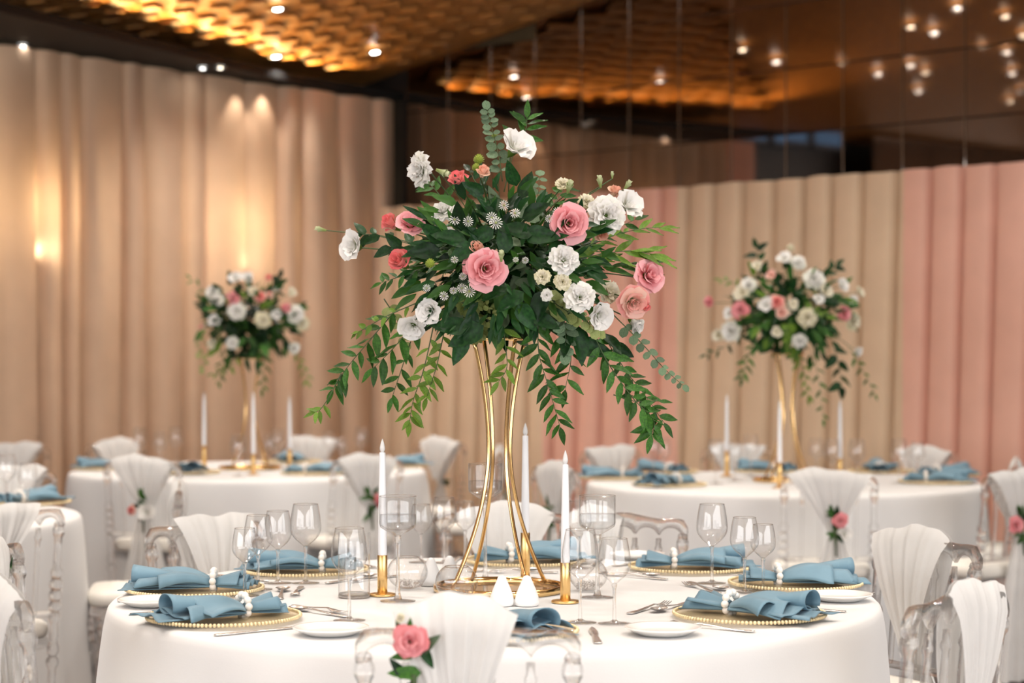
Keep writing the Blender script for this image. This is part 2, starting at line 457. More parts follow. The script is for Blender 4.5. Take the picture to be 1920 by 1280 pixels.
# mirror tiles on the right wall, set in a grid
mt = MB(); g = 0.1935; c = 0.1895
mt.add([(-g,-g,0),(g,-g,0),(g,g,0),(-g,g,0),(-g,-g,0.006),(g,-g,0.006),(g,g,0.006),(-g,g,0.006),(-c,-c,0.010),(c,-c,0.010),(c,c,0.010),(-c,c,0.010)],
       [(3,2,1,0),(0,1,5,4),(1,2,6,5),(2,3,7,6),(3,0,4,7),(4,5,9,8),(5,6,10,9),(6,7,11,10),(7,4,8,11),(8,9,10,11)])
mt_me = mt.mesh('mirror_tile', False); mt_me.materials.append(M_MIRROR)
base = Matrix((Vector((-VX, -VY, 0)), Vector((0, 0, 1)), Vector((UX, UY, 0)))).transposed().to_4x4()
# columns: vertical joints fall at v = 0.15 + 0.39 k
ROWTILT = [0.75, 0.15, -0.1, 0.1, 0.0]
for r_ in range(5):
    for k in range(15):
        v = 0.12 + 0.39*(k+0.5); z = 2.26 + 0.39*(r_+0.5)
        if z - 0.1 > ceil_z(v): continue
        o = bpy.data.objects.new('mirror_tile', mt_me); COL.objects.link(o); o.parent = wr
        tilt = Matrix.Rotation(R(ROWTILT[r_] + rng.uniform(-0.10, 0.10)), 4, 'X') @ Matrix.Rotation(R(rng.uniform(-0.12, 0.12)), 4, 'Y')
        o.matrix_local = Matrix.Translation(room(-0.078, v, z)) @ base @ tilt
# dusk-blue windows above the far end of the left drape, seen only in the mirrors
for k in range(3):
    u0 = 4.40 + k*0.62; z0_, z1_ = 3.14, 3.62
    wf = MB()
    for (a0, a1, z0, z1) in ((u0, u0+0.6, z0_, z0_+.04), (u0, u0+0.6, z1_-.04, z1_), (u0, u0+0.05, z0_, z1_), (u0+0.55, u0+0.6, z0_, z1_)):
        q = [room(a0, -.16), room(a1, -.16), room(a1, -.12), room(a0, -.12)]
        wf.add([(p.x,p.y,z0) for p in q]+[(p.x,p.y,z1) for p in q], [(0,3,2,1),(4,5,6,7),(0,1,5,4),(1,2,6,5),(2,3,7,6),(3,0,4,7)])
    wo = struct(obj('window_%d' % (k+1), wf, M_FRAME, smooth=False))
    pm = MB(); q = [room(u0+0.05, -.14), room(u0+0.55, -.14)]
    pm.add([(q[0].x,q[0].y,z0_+.04),(q[1].x,q[1].y,z0_+.04),(q[1].x,q[1].y,z1_-.04),(q[0].x,q[0].y,z1_-.04)], [(0,1,2,3)])
    obj('pane', pm, M_DUSK, wo, smooth=False)
# beyond the drape the left wall carries tall bronze mirror panels too
mp_ = MB().box(-0.58, 0.58, -0.005, 0.005, 0, 2.9); mp_me = mp_.mesh('mirror_panel', False); mp_me.materials.append(M_MIRROR)
for k in range(6):
    u = 7.2 + k*1.19; p = room(u, 0.0, 2.2)
    o = obj('mirror_panel', mp_me, None, wl, p, (0, 0, UANG + R(gr0.uniform(-.25, .25))), (1, 1, (ceil_z(0)-2.2)/2.9))
# ------------------------------------------------------------------ drapes
def drape(name, along, a0, a1, off, ztop, fold, mat, label, cat='curtain', group=None, nz=10, step=0.012):
    """hanging cloth along a wall; fold(a, z) gives how far it stands into the room"""
    b = MB(); nu = max(4, int((a1-a0)/step))
    def fn(i, j):
        a = a0 + (a1-a0)*i; z = 0.015 + (ztop-0.015)*j
        zt = z + (0.003*math.sin(a*9)+0.002*math.sin(a*23) if j > 0.99 else 0)
        d = off + fold(a, j)
        p = room(a, d, zt) if along == 'u' else room(d, a, zt)
        return tuple(p)
    b.grid(fn, nu, nz)
    return tag(obj(name, b, mat), label, cat, group)
# left drape: irregular soft overlaps; edges measured along the wall from the corner
EDG = [-0.02]
fr = random.Random(3)
while EDG[-1] < 4.6: EDG.append(EDG[-1] + fr.choice([0.15, 0.21, 0.27, 0.18, 0.33]))
LEAN = [fr.uniform(-0.05, 0.05) for _ in EDG]
DEP = [fr.uniform(0.06, 0.115) for _ in EDG]
def lfold(a, j):
    for k in range(len(EDG)-1):
        e0 = EDG[k] + LEAN[k]*(1-j); e1 = EDG[k+1] + LEAN[k+1]*(1-j)
        if a < e1 or k == len(EDG)-2:
            t = min(1, max(0, (a-e0)/max(0.02, e1-e0)))
            return DEP[k]*(1-(1-t)**2)*(1-t**7)*(0.55+0.7*(1-j)) - 0.045*math.exp(-(t/.05)**2)*(1.15-j*.8) + 0.02*math.sin(a*2.1+1)
    return 0.0
cuts = [0.0, 0.78, 1.62, 2.35, 4.06, 4.52]
cuts = [0.0] + [min(EDG, key=lambda e: abs(e-c)) for c in cuts[1:-1]] + [4.52]
LN = ['beige drape panel in the room corner beside the mirror wall', 'beige drape panel lit from above behind the far left table',
      'beige drape panel with warm lamp glow behind the left bouquet', 'wide beige drape panel with lamp glow at the left edge of the photo', 'pink drape panel at the far end of the left wall, seen in the mirror']
for k in range(5):
    drape('curtain', 'u', cuts[k], cuts[k+1]+0.012, 0.02, 3.115, lfold, M_PINK if k == 4 else M_BEIGE, LN[k], group='drapes of the left wall', step=0.007)
# right drape: regular pressed pleats that lean a little
def rfold(a, j):
    w = 0.205
    ph = (a + 0.07*(1-j) + 0.012*math.sin(a*7)) / w
    t = ph - math.floor(ph)
    return 0.03 + 0.040*(1-(1-t)**3)*(1-t**12) - 0.055*math.exp(-(t/.045)**2) - 0.055*math.exp(-((1-t)/.045)**2) + 0.012*math.sin(a*1.7)
RC = [(0.02, 1.55, M_BEIGE2, 'short beige pleated drape behind the tall central bouquet'), (1.55, 2.60, M_PINK, 'pink pleated drape to the right of the tall central bouquet'),
      (2.60, 4.15, M_BEIGE2, 'beige pleated drape behind the bouquet of the far right table'), (4.15, 5.8, M_PINK, 'pink pleated drape at the right edge of the photo')]
for (a0, a1, m_, l_) in RC:
    drape('curtain', 'v', a0, a1+0.004, 0.10, 2.36, rfold, m_, l_, group='pleated drapes below the mirrors', step=0.006)

# ------------------------------------------------------------------ ceiling downlights and sconces
dl_ring = MB().lathe([(0.026, 0.0), (0.046, 0.0), (0.048, -0.006), (0.040, -0.010), (0.026, -0.004)], 20, closed=True).mesh('trim_ring'); dl_ring.materials.append(M_FRAME)
dl_lens = MB().lathe([(1e-5, -0.003), (0.015, -0.004), (0.027, -0.001)], 16); dl_lens.f.pop() if len(dl_lens.f[-1]) > 4 else None
dl_lens = dl_lens.mesh('lens'); dl_lens.materials.append(M_LAMP)
dl_lens2 = dl_lens.copy(); dl_lens2.materials.clear(); dl_lens2.materials.append(M_LAMPW)
spot_d = bpy.data.lights.new('downlight_beam', 'SPOT'); spot_d.energy = SPOT_E*4; spot_d.color = SPOT_C; spot_d.spot_size = R(118); spot_d.spot_blend = 0.8; spot_d.shadow_soft_size = 0.06
def downlight(p, label, white=False, lamp=True, tilt=True):
    e = empty('downlight', p)
    if tilt: e.rotation_euler = TROT.to_euler()
    obj('trim_ring', dl_ring, None, e); obj('lens', dl_lens2 if white else dl_lens, None, e)
    if lamp:
        l = bpy.data.objects.new('downlight_beam', spot_d); COL.objects.link(l); l.location = (p[0], p[1], p[2]-0.03)
    return tag(e, label, 'light', 'ceiling downlights')
def ceil_hit(px, py):
    dx, dz = (px-960)/F, (HOR-py)/F
    # CAMZ + dz*y = 3.30 + 0.17*v(x,y)
    k = 0.17*(dx*VX + VY); c0 = 3.30 + 0.17*(-CX*VX - CY*VY)
    y = (c0 - CAMZ)/(dz - k)
    return Vector((dx*y, y, CAMZ + dz*y - 0.045))
downlight(ceil_hit(518, 93), 'glowing downlight in the wood ceiling above the left drape', True)
downlight(ceil_hit(703, 85), 'glowing downlight in the wood ceiling nearest the mirror wall', True, False)
downlight(ceil_hit(521, 3), 'glowing downlight at the top edge of the photo', True)
def soffit_hit(px, py):
    y = F*(3.124-CAMZ)/(HOR-py); return Vector(((px-960)*y/F, y, 3.126))
downlight(soffit_hit(380, 128), 'bright downlight in the black soffit above the left drape', True, False, False)
downlight(soffit_hit(413, 127), 'small dim downlight in the black soffit', False, False, False)
downlight(soffit_hit(42, 86), 'small downlight in the black soffit near the left photo edge', True, False, False)
gr_ = random.Random(11)
def free(p):
    if p.y < 0.5: return True
    px = 960 + F*p.x/p.y; py = HOR - F*(p.z-CAMZ)/p.y
    return not (-40 < px < 1960 and py > -40)
LGL = 'ceiling downlight reflected as a point of light in the mirror tiles'
for i in range(8):
    for j in range(6):
        u = 1.9 + i*1.75 + gr_.uniform(-.35, .35); v = 1.6 + j*1.95 + gr_.uniform(-.35, .35); p = room(u, v, ceil_z(v)-0.015)
        if free(p): downlight(p, 'round glowing downlight in the hall ceiling outside the direct view', gr_.random() < .5)
for i in range(15):
    for j in range(5):
        u = 2.4 + i*0.62 + gr_.uniform(-.25, .25); v = 1.75 + j*0.62 + gr_.uniform(-.25, .25); p = room(u, v, ceil_z(v)-0.015)
        if free(p): downlight(p, LGL, gr_.random() < .5, lamp=False)
# warm cove light lying on the soffit, shining up at the wood
for u, e_ in [(0.5+.26*k, 40+min(k, 4)*7) for k in range(13)]:
    d_ = bpy.data.lights.new('cove_spot', 'SPOT'); d_.energy = e_; d_.color = (1.0, 0.64, 0.24); d_.spot_size = R(84); d_.spot_blend = 1.0; d_.shadow_soft_size = 0.03
    o = bpy.data.objects.new('cove_spot', d_); COL.objects.link(o); o.location = room(u, -0.20+0.19*u, 3.200); o.rotation_euler = Vector((VX, VY, .40)).to_track_quat('-Z', 'Y').to_euler()
# spotlight grazing the top of the drape
for u in (1.22, 1.42):
    d_ = bpy.data.lights.new('drape_spot', 'SPOT'); d_.energy = 10; d_.color = (1.0, 0.86, 0.70); d_.spot_size = R(70); d_.spot_blend = 0.6; d_.shadow_soft_size = 0.02
    o = bpy.data.objects.new('drape_spot', d_); COL.objects.link(o); o.location = room(u, 0.118, 3.125); o.rotation_euler = Vector((-VX*0.12, -VY*0.12, -1)).to_track_quat('-Z', 'Y').to_euler()
def sconce(px, py, label):
    # intersection of the viewing ray with the plane 9 cm behind the drape
    dx = (px-960)/F; off = 0.0
    for _ in range(6):
        y = (off + CX*VX + CY*VY)/(dx*VX + VY); p = pt(px, py, y)
        u = (p.x-CX)*UX + (p.y-CY)*UY; off = 0.02 + min(lfold(u+k*.012, (p.z+dz_)/3.115) for k in range(-5, 6) for dz_ in (-.15, 0, .05)) - 0.048
    e = empty('wall_sconce', p)
    obj('bulb', MB().sphere((0,0,0), 0.028, 12, 8), M_BULB, e)
    obj('bracket', MB().lathe([(0.012, -0.16), (0.03, -0.15), (0.034, -0.05), (0.02, -0.035)], 14), M_GOLD, e)
    d_ = bpy.data.lights.new('sconce_light', 'POINT'); d_.energy = 13; d_.color = (1.0, 0.78, 0.48); d_.shadow_soft_size = 0.06
    o = bpy.data.objects.new('sconce_light', d_); COL.objects.link(o); o.location = p + Vector((-VX*0.19, -VY*0.19, 0.25))
    tag(e, label, 'lamp', 'sconces behind the left drape')
sconce(75, 468, 'wall lamp glowing through the drape at the left photo edge')
sconce(445, 490, 'wall lamp glowing through the drape above the left bouquet')

# ------------------------------------------------------------------ tables
TR = 0.89
def cloth_mesh(seed):
    rr = random.Random(seed); b = MB(); nth = 150
    ph = [rr.uniform(0, 2*PI) for _ in range(4)]
    def fold(th):
        v = 0.6*math.sin(9*th+ph[0]) + 0.5*math.sin(14*th+ph[1]+0.8*math.sin(3*th)) + 0.35*math.sin(23*th+ph[2])
        return v
    rows = [(0.002, 0), (0.30, 0), (0.60, 0), (0.80, 0), (0.868, 0), (0.882, -0.003), (0.889, -0.010), (0.892, -0.022), (0.893, -0.045),
            (0.894, -0.09), (0.895, -0.16), (0.896, -0.26), (0.898, -0.36), (0.90, -0.46), (0.902, -0.56), (0.904, -0.66), (0.905, -0.742)]
    def fn(i, j):
        k = round(j*(len(rows)-1)); r, z = rows[k]; th = 2*PI*i
        f = max(0.0, -z-0.02)/0.72
        r2 = r + (0.085*f**0.65) * (0.40 + 0.55*fold(th)*0.6)
        return (r2*math.cos(th), r2*math.sin(th), TABZ + z)
    b.grid(fn, nth, len(rows)-1, wrap=True)
    return b
def table(cx, cy, seed, tlabel, clabel):
    t = empty('banquet_table', (cx, cy, 0))
    obj('tabletop', MB().lathe([(0.02, 0.715), (0.85, 0.715), (0.87, 0.725), (0.87, 0.742), (0.85, 0.746), (0.02, 0.746)], 40), M_DARK, t)
    for k in range(4):
        a = PI/4 + k*PI/2
        obj('leg', MB().tube([(0.55*math.cos(a), 0.55*math.sin(a), 0), (0.5*math.cos(a), 0.5*math.sin(a), 0.716)], 0.018), M_SILVER, t)
    tag(t, tlabel, 'table', 'round banquet tables')
    c = obj('tablecloth', cloth_mesh(seed), M_CLOTH, loc=(cx, cy, 0))
    tag(c, clabel, 'tablecloth', 'white floor-length tablecloths')
MT = (-0.04, 4.5); LT = (-1.327, 9.69); RT = (1.232, 8.72); ET = (-2.42, 6.73)
table(*MT, 1, 'round table under the white cloth in the foreground', 'white floor-length cloth on the large foreground table')
table(*LT, 2, 'round table under the cloth far left, before the lamps', 'white cloth on the far left table under the smaller bouquet')
table(*RT, 3, 'round table under the cloth far right, before the pink drape', 'white cloth on the far right table under its bouquet')
table(*ET, 4, 'round table cut off by the left photo edge', 'white cloth on the table cut off by the left photo edge')

# ------------------------------------------------------------------ acrylic chairs
CW = 0.178            # half width between back posts
def turned(z0, z1, r, beads, n=10):
    pts = [(r*0.8, z0), (r, z0+0.01)]
    for (zb, k) in beads:
        pts += [(r*0.8, zb-0.020), (r*k, zb-0.010), (r*k*1.08, zb), (r*k, zb+0.010), (r*0.8, zb+0.020)]
    pts += [(r, z1-0.01), (r*0.8, z1)]
    return pts
def make_chair():
    t = empty('acrylic_chair')
    # seat frame
    def sq(w, d, e=5.0, n=32):
        out = []
        for k in range(n):
            a = 2*PI*k/n; c, s = math.cos(a), math.sin(a)
            out.append((math.copysign(abs(c)**(2/e), c)*w, math.copysign(abs(s)**(2/e), s)*d))
        return out
    def pad(w, d, rings):
        b = MB(); vs = []; fs = []; n = 32
        for (k, z) in rings: vs += [(x*k, y*k - 0.022, z) for x, y in sq(w, d)]
        for i in range(len(rings)-1):
            for k in range(n): fs.append((i*n+k, i*n+(k+1) % n, (i+1)*n+(k+1) % n, (i+1)*n+k))
        fs += [tuple(reversed(range(n))), tuple((len(rings)-1)*n+k for k in range(n))]
        return b.add(vs, fs)
    obj('seat', pad(0.192, 0.146, [(0.97, 0.405), (1.0, 0.410), (1.0, 0.432), (0.97, 0.437)]), M_ACRYL, t)
    obj('cushion', pad(0.188, 0.142, [(0.96, 0.438), (1.0, 0.446), (1.02, 0.462), (1.0, 0.478), (0.93, 0.490), (0.6, 0.496), (0.1, 0.498)]), M_CUSH, t)
    for sx in (-1, 1):
        # rear leg and back post in one leaning turned piece
        b = MB()
        pr = turned(0.0, 0.43, 0.0155, [(0.10, 1.15), (0.17, 1.2), (0.36, 1.25), (0.40, 1.2)])
        pr += turned(0.432, 0.80, 0.0155, [(0.50, 1.2), (0.535, 1.3), (0.57, 1.3), (0.605, 1.3), (0.64, 1.2), (0.77, 1.15)])
        sh = Matrix(((1,0,0,sx*CW),(0,1,-0.09,-0.125),(0,0,1,0),(0,0,0,1)))
        b.lathe(pr, 12, sh)
        obj('back_post', b, M_ACRYL, t)
        b = MB().lathe(turned(0.0, 0.405, 0.0165, [(0.09, 1.15), (0.30, 1.2), (0.335, 1.35), (0.37, 1.25)]), 12, Matrix.Translation((sx*0.17, 0.098, 0)))
        obj('front_leg', b, M_ACRYL, t)
        obj('side_stretcher', MB().tube([(sx*0.174, -0.14, 0.16), (sx*0.172, 0, 0.165), (sx*0.17, 0.098, 0.16)], [0.009, 0.012, 0.009], 8), M_ACRYL, t)
    obj('stretcher', MB().tube([(-0.17, 0.098, 0.22), (0, 0.098, 0.222), (0.17, 0.098, 0.22)], [0.009, 0.012, 0.009], 8), M_ACRYL, t)
    obj('stretcher', MB().tube([(-0.174, -0.145, 0.22), (0, -0.145, 0.222), (0.174, -0.145, 0.22)], [0.009, 0.012, 0.009], 8), M_ACRYL, t)
    # crest rail: waved top, arches beneath
    nb = 5; nseg = 60; b = MB(); vs = []; fs = []; m = 10
    for i in range(nseg+1):
        x = -CW-0.014 + (2*CW+0.028)*i/nseg
        s = x/(CW+0.014)
        top = 0.852 - 0.020*abs(s)**3 + 0.006*math.cos(s*PI*2.0) - (0.018*max(0, abs(s)-0.93)/0.07)
        ph = (x+CW)/(2*CW)*nb; fr_ = ph-math.floor(ph)
        arch = math.sqrt(max(0.0, 1-(2*fr_-1)**2)) if -0.01 < ph < nb+0.01 else 0
        bot = 0.782 + 0.034*arch
        cz, hz = (top+bot)/2, (top-bot)/2; cy = -0.125 - 0.09*cz
        for k in range(m):
            a = 2*PI*k/m; ca, sa = math.cos(a), math.sin(a)
            vs.append((x, cy + math.copysign(abs(ca)**0.7, ca)*0.0125, cz + math.copysign(abs(sa)**0.7, sa)*hz))
    for i in range(nseg):
        for k in range(m): fs.append((i*m+k, (i+1)*m+k, (i+1)*m+(k+1) % m, i*m+(k+1) % m))
    fs += [tuple(range(m)), tuple(reversed([nseg*m+k for k in range(m)]))]
    obj('crest_rail', b.add(vs, fs), M_ACRYL, t)
    obj('lower_rail', MB().tube([(-CW, -0.1705, 0.515), (0, -0.1705, 0.515), (CW, -0.1705, 0.515)], 0.011, 8), M_ACRYL, t)
    for k in range(1, nb):
        x = -CW + 2*CW*k/nb
        sh = Matrix(((1,0,0,x),(0,1,-0.09,-0.125),(0,0,1,0),(0,0,0,1)))
        obj('spindle', MB().lathe([(0.006, 0.515), (0.008, 0.53), (0.0085, 0.70), (0.0075, 0.742), (0.0115, 0.750), (0.0115, 0.758), (0.008, 0.765), (0.008, 0.785)], 10, sh), M_ACRYL, t)
    tag(t, None, 'chair', 'clear acrylic banquet chairs')
    return t
chair_p = Proto(make_chair())

# ---- flower heads
def petal(b, r0, r1, h, pw, curl, ruf, phi0, M=None, nu=6, nv=5, seed=0):
    """one petal wrapped round the +z axis: base radius r0, tip radius r1, height h, half angle pw"""
    q1, q2, q3 = math.sin(seed*12.9)*.5+.5, math.sin(seed*7.3+1)*.5+.5, math.sin(seed*3.7+2)
    h *= .88+.2*q1; r1 *= .88+.2*q2; phi0 += .22*q3; pw *= .86+.2*q1; curl += .14*q2
    def fn(i, j0):
        s = 2*i-1; j = j0*(1-0.20*s*s*s*s)
        w = 0.35 + 0.65*math.sin(PI/2*min(1, 1.35*j0))
        ph = phi0 + s*pw*w
        rad = r0 + (r1-r0)*(j**1.15) + 0.10*r1*(s*s)*j*(1 if q3 > -.2 else -1) + .05*r1*s*q3*j
        z = h*(j**0.75) - curl*(max(0, j-.35)/.65)**2*r1 + ruf*math.sin(6.5*s+seed)*j**3
        rad += ruf*0.8*math.cos(5.0*s+seed*1.7)*j**3
        return (rad*math.cos(ph), rad*math.sin(ph), z)
    b.grid(fn, nu, nv, M)
FLOWER = {   # (petals, r0, r1, h, half angle, curl, ruffle) per whorl, inner ones first
    'rose': ([(3, .05, .17, .80, 1.3, .0, .02), (4, .08, .33, .82, 1.1, .0, .03), (4, .10, .50, .80, 1.05, .04, .04), (5, .12, .70, .72, .85, .10, .05)], (5, .14, .96, .58, .85, .22, .06)),
    'bud_rose': ([(3, .05, .16, 1.05, 1.3, .0, .01), (4, .10, .32, 1.02, 1.1, .0, .02), (4, .14, .48, .92, 1.05, .05, .03)], (4, .16, .66, .74, 1.0, .25, .03)),
    'lisianthus': ([(3, .04, .22, .66, 1.2, .0, .04), (4, .07, .44, .74, 1.0, .0, .06), (5, .09, .68, .74, .9, .02, .08)], (5, .12, .92, .70, .9, .06, .09)),
    'carnation': ([(4, .05, .24, .74, 1.0, .0, .09), (6, .07, .42, .74, .8, .0, .10), (7, .08, .60, .68, .75, .04, .11), (8, .10, .80, .58, .6, .10, .11)], (8, .10, .96, .42, .62, .2, .11)),
}
FM = {}
def flower_meshes(kind, color):
    key = (kind, color)
    if key in FM: return FM[key]
    inner, outer = FLOWER[kind]
    b = MB(); sd = 0
    for w, (n, r0, r1, h, pw, cu, ru) in enumerate(inner):
        for k in range(n):
            sd += 1.3; petal(b, r0, r1, h, pw, cu, ru, 2*PI*(k+0.5*w)/n + 0.3*w, seed=sd)
    core = b.mesh('flower_core'); core.materials.append(M_FLOW[color])
    n, r0, r1, h, pw, cu, ru = outer
    b = MB(); petal(b, r0, r1, h, pw, cu, ru, 0, seed=2.1); pm = b.mesh('petal'); pm.materials.append(M_FLOW[color])
    b = MB()
    inner_all = inner + [outer]; sd = 0
    for w, (n2, q0, q1, hh, pp, c2, r2) in enumerate(inner_all):
        for k in range(n2):
            sd += 1.3; petal(b, q0, q1, hh, pp, c2, r2, 2*PI*(k+0.5*w)/n2 + 0.3*w, nu=5, nv=4, seed=sd)
    whole = b.mesh('flower_head'); whole.materials.append(M_FLOW[color])
    FM[key] = (core, pm, n, whole); return FM[key]
calyx_me = MB().lathe([(0.03, -0.34), (0.05, -0.25), (0.15, -0.1), (0.2, 0.06), (0.22, 0.16)], 8).mesh('calyx'); calyx_me.materials.append(M_GREEN[2])
def flower(parent, kind, color, loc, axis, r, split=False, spin=None):
    core, pm, n, whole = flower_meshes(kind, color)
    nm = {'rose': 'rose', 'bud_rose': 'rose', 'lisianthus': 'lisianthus', 'carnation': 'carnation'}[kind]
    sp = rng.uniform(0, 6.28) if spin is None else spin
    o = obj(nm, core if split else whole, None, parent, loc, axis_rot(axis, sp), r)
    if split:
        for k in range(n): obj('petal', pm, None, o, rot=(rng.uniform(-.12, .12), rng.uniform(-.12, .12), 2*PI*(k+0.5*3)/n + rng.uniform(-.2, .2)), scale=(rng.uniform(.88, 1.08), rng.uniform(.88, 1.08), rng.uniform(.85, 1.15)))
        obj('calyx', calyx_me, None, o)
    return o
# closed buds, small daisies and green buttons
bud_b = MB()
for k in range(4): petal(bud_b, .10, .30, 1.5, 1.2, .0, .01, k*PI/2, seed=k)
for k in range(4): petal(bud_b, .14, .40, 1.1, 1.1, .0, .02, k*PI/2+.8, seed=k+5)
bud_me = bud_b.mesh('bud'); bud_me.materials.append(M_FLOW['budgreen'])
ast = MB()
for k in range(14):
    petal(ast, .05, 1.0, .25+.2*(k % 2), .10, .12, 0, 2*PI*k/14, nu=2, nv=3)
ast_me = ast.mesh('aster'); ast_me.materials.append(M_FLOW['white'])
ast_c = MB().sphere((0,0,.12), .2, 8, 5).mesh('aster_centre'); ast_c.materials.append(M_GREEN[4])
but = MB()
for k in range(60):
    z = 1-2*(k+.5)/60*0.8; a = k*2.39996; r_ = math.sqrt(max(0, 1-z*z))
    d = Vector((r_*math.cos(a), r_*math.sin(a), z)); q_ = d.to_track_quat('Z', 'Y').to_matrix().to_4x4()
    but.add([(-.10,0,.55),(.10,0,.55),(.13,.02,.95),(0,.03,1.08),(-.13,.02,.95)], [(0,1,2,3,4)], q_)
but.sphere((0,0,0), .8, 10, 6)
but_me = but.mesh('button_flower'); but_me.materials.append(M_FLOW['lime'])

# ---- leaves
def leaf_mesh(name, w, fold, curl, pointed, nv=6):
    b = MB()
    def fn(i, j):
        s = 2*i-1
        if pointed == 1: ww = w*math.sin(PI*j**0.8)**0.9
        elif pointed == 0: ww = w*math.sqrt(max(0, 1-(2*j-1)**2))
        else: ww = w*math.sin(PI*j**0.62)**0.75
        if j > 0.999 or j < 0.001: ww = 0.006
        return (ww*s, j, -fold*w*(1-abs(s)) * math.sin(PI*j) - curl*j*j + 0.02*math.sin(9*j+3*s))
    b.grid(fn, 4, nv)
    return b
LEAF = {'ruscus': leaf_mesh('leaf', .17, .35, .18, 1), 'broad': leaf_mesh('leaf', .27, .30, .20, 2), 'round': leaf_mesh('leaf', .42, .12, .10, 0, 5),
        'long': leaf_mesh('leaf', .11, .4, .12, 1), 'oval': leaf_mesh('leaf', .22, .25, .25, 2)}
LEAFM = {}
def leaf_me(kind, g):
    if (kind, g) not in LEAFM:
        me = LEAF[kind].mesh('leaf'); me.materials.append(M_GREEN[g]); LEAFM[(kind, g)] = me
    return LEAFM[(kind, g)]
def leaf_matrix(p, d, nrm_, L):
    y = Vector(d).normalized(); z = Vector(nrm_); z = (z - y*z.dot(y))
    z = z.normalized() if z.length > 1e-4 else y.orthogonal().normalized()
    x = y.cross(z)
    return Matrix.Translation(p) @ Matrix((x, y, z)).transposed().to_4x4() @ Matrix.Scale(L, 4)
def leaf_obj(parent, kind, g, p, d, nrm_, L):
    o = bpy.data.objects.new('leaf', leaf_me(kind, g)); COL.objects.link(o); o.parent = parent
    o.matrix_local = leaf_matrix(p, d, nrm_, L)
    return o
def catmull(P, n):
    P = [Vector(p) for p in P]; out = []
    Q = [2*P[0]-P[1]] + P + [2*P[-1]-P[-2]]
    m = len(P)-1
    for i in range(n+1):
        t = i/n*m; k = min(int(t), m-1); f = t-k
        a, b_, c_, d_ = Q[k], Q[k+1], Q[k+2], Q[k+3]
        out.append(0.5*((2*b_) + (c_-a)*f + (2*a-5*b_+4*c_-d_)*f*f + (3*b_-a-3*c_+d_)*f**3))
    return out
def sprig(parent, pts, kind, g, L, n, rr, start=0.1, thick=0.0016, spread=0.9, tip=True, name='sprig', pair=False, nrm_=(0, -0.8, 0.6)):
    """a twig along pts (local to parent) with n leaves set alternately (or in pairs)"""
    C = catmull(pts, 18)
    tw = MB().tube(C, [thick*(1-0.6*i/18) for i in range(19)], 5)
    s = obj(name, tw, M_TWIG, parent)
    cnt = 0
    for k in range(n):
        f = start + (1-start)*(k+0.5)/n
        i = min(17, int(f*18)); p = C[i].lerp(C[i+1], f*18-i); t = (C[i+1]-C[i]).normalized()
        side = t.cross(Vector(nrm_)).normalized()
        for sg in ((1, -1) if pair else ((1,) if k % 2 else (-1,))):
            d = t*(1.0-0.5*spread) + side*sg*spread*rr.uniform(.7, 1.1) + Vector((rr.uniform(-.25, .25), rr.uniform(-.35, .2), rr.uniform(-.35, .15)))
            nn = Vector(nrm_) + Vector((rr.uniform(-.5, .5), rr.uniform(-.4, .4), rr.uniform(-.5, .5)))
            leaf_obj(s, kind, g, p, d, nn, L*rr.uniform(.75, 1.15)*(1-0.35*f*(1 if kind == 'round' else .4))); cnt += 1
    if tip: leaf_obj(s, kind, g, C[-1], C[-1]-C[-3], nrm_, L*.8); cnt += 1
    return cnt

# ---- tulle sashes with a small posy
def sash_mesh(top_w, off, gather_z, seed, tail=True, lift=0.018):
    rr = random.Random(seed); b = MB()
    p1, p2 = rr.uniform(0, 6), rr.uniform(0, 6)
    def yb(z): return -0.125 - 0.09*z
    GX = off*0.6 + rr.uniform(-.02, .02)
    def topz(s): return 0.855 + lift + 0.008*math.sin(3.1*s+p1) + 0.003*math.sin(9*s+p2) - 0.022*abs(s)**3
    def pleat(s, k): return math.sin(13*s+p1+1.1*math.sin(4*s))*k*.8 + math.sin(31*s+p2)*k*.35
    def side(sgn, nv, zg):
        def fn(i, j):
            s = 2*i-1; zt = topz(s)
            w = top_w/2*((1-j)**1.15*0.86 + 0.14)
            x = GX*j + off*(1-j) + s*w
            z = zt + (zg-zt)*j
            out = 0.017 + 0.012*math.sin(PI*min(1, j*1.2))*(1 if j < .83 else 1)
            y = yb(min(z, .85)) + sgn*(out*min(1, j*8 + 0.10)) + pleat(s, 0.0065*(0.35+j*.6))
            if sgn > 0: y += 0.004
            return (x, y, z)
        return fn
    b.grid(side(-1, 14, gather_z), 56, 14)
    b.grid(side(1, 14, gather_z+0.02), 40, 10)
    if tail:
        H = gather_z-0.03
        def fn(i, j):
            s = 2*i-1; w = top_w*0.07 + (0.145-0.02*math.sin(3*s+p2))*j**0.75
            z = gather_z - H*j
            x = GX + s*w + 0.02*j*math.sin(p1)
            y = yb(z) - 0.030 - 0.05*j + pleat(s, 0.008+0.012*j)
            return (x, y, z)
        b.grid(fn, 48, 12)
    return b, GX, yb(gather_z)-0.034
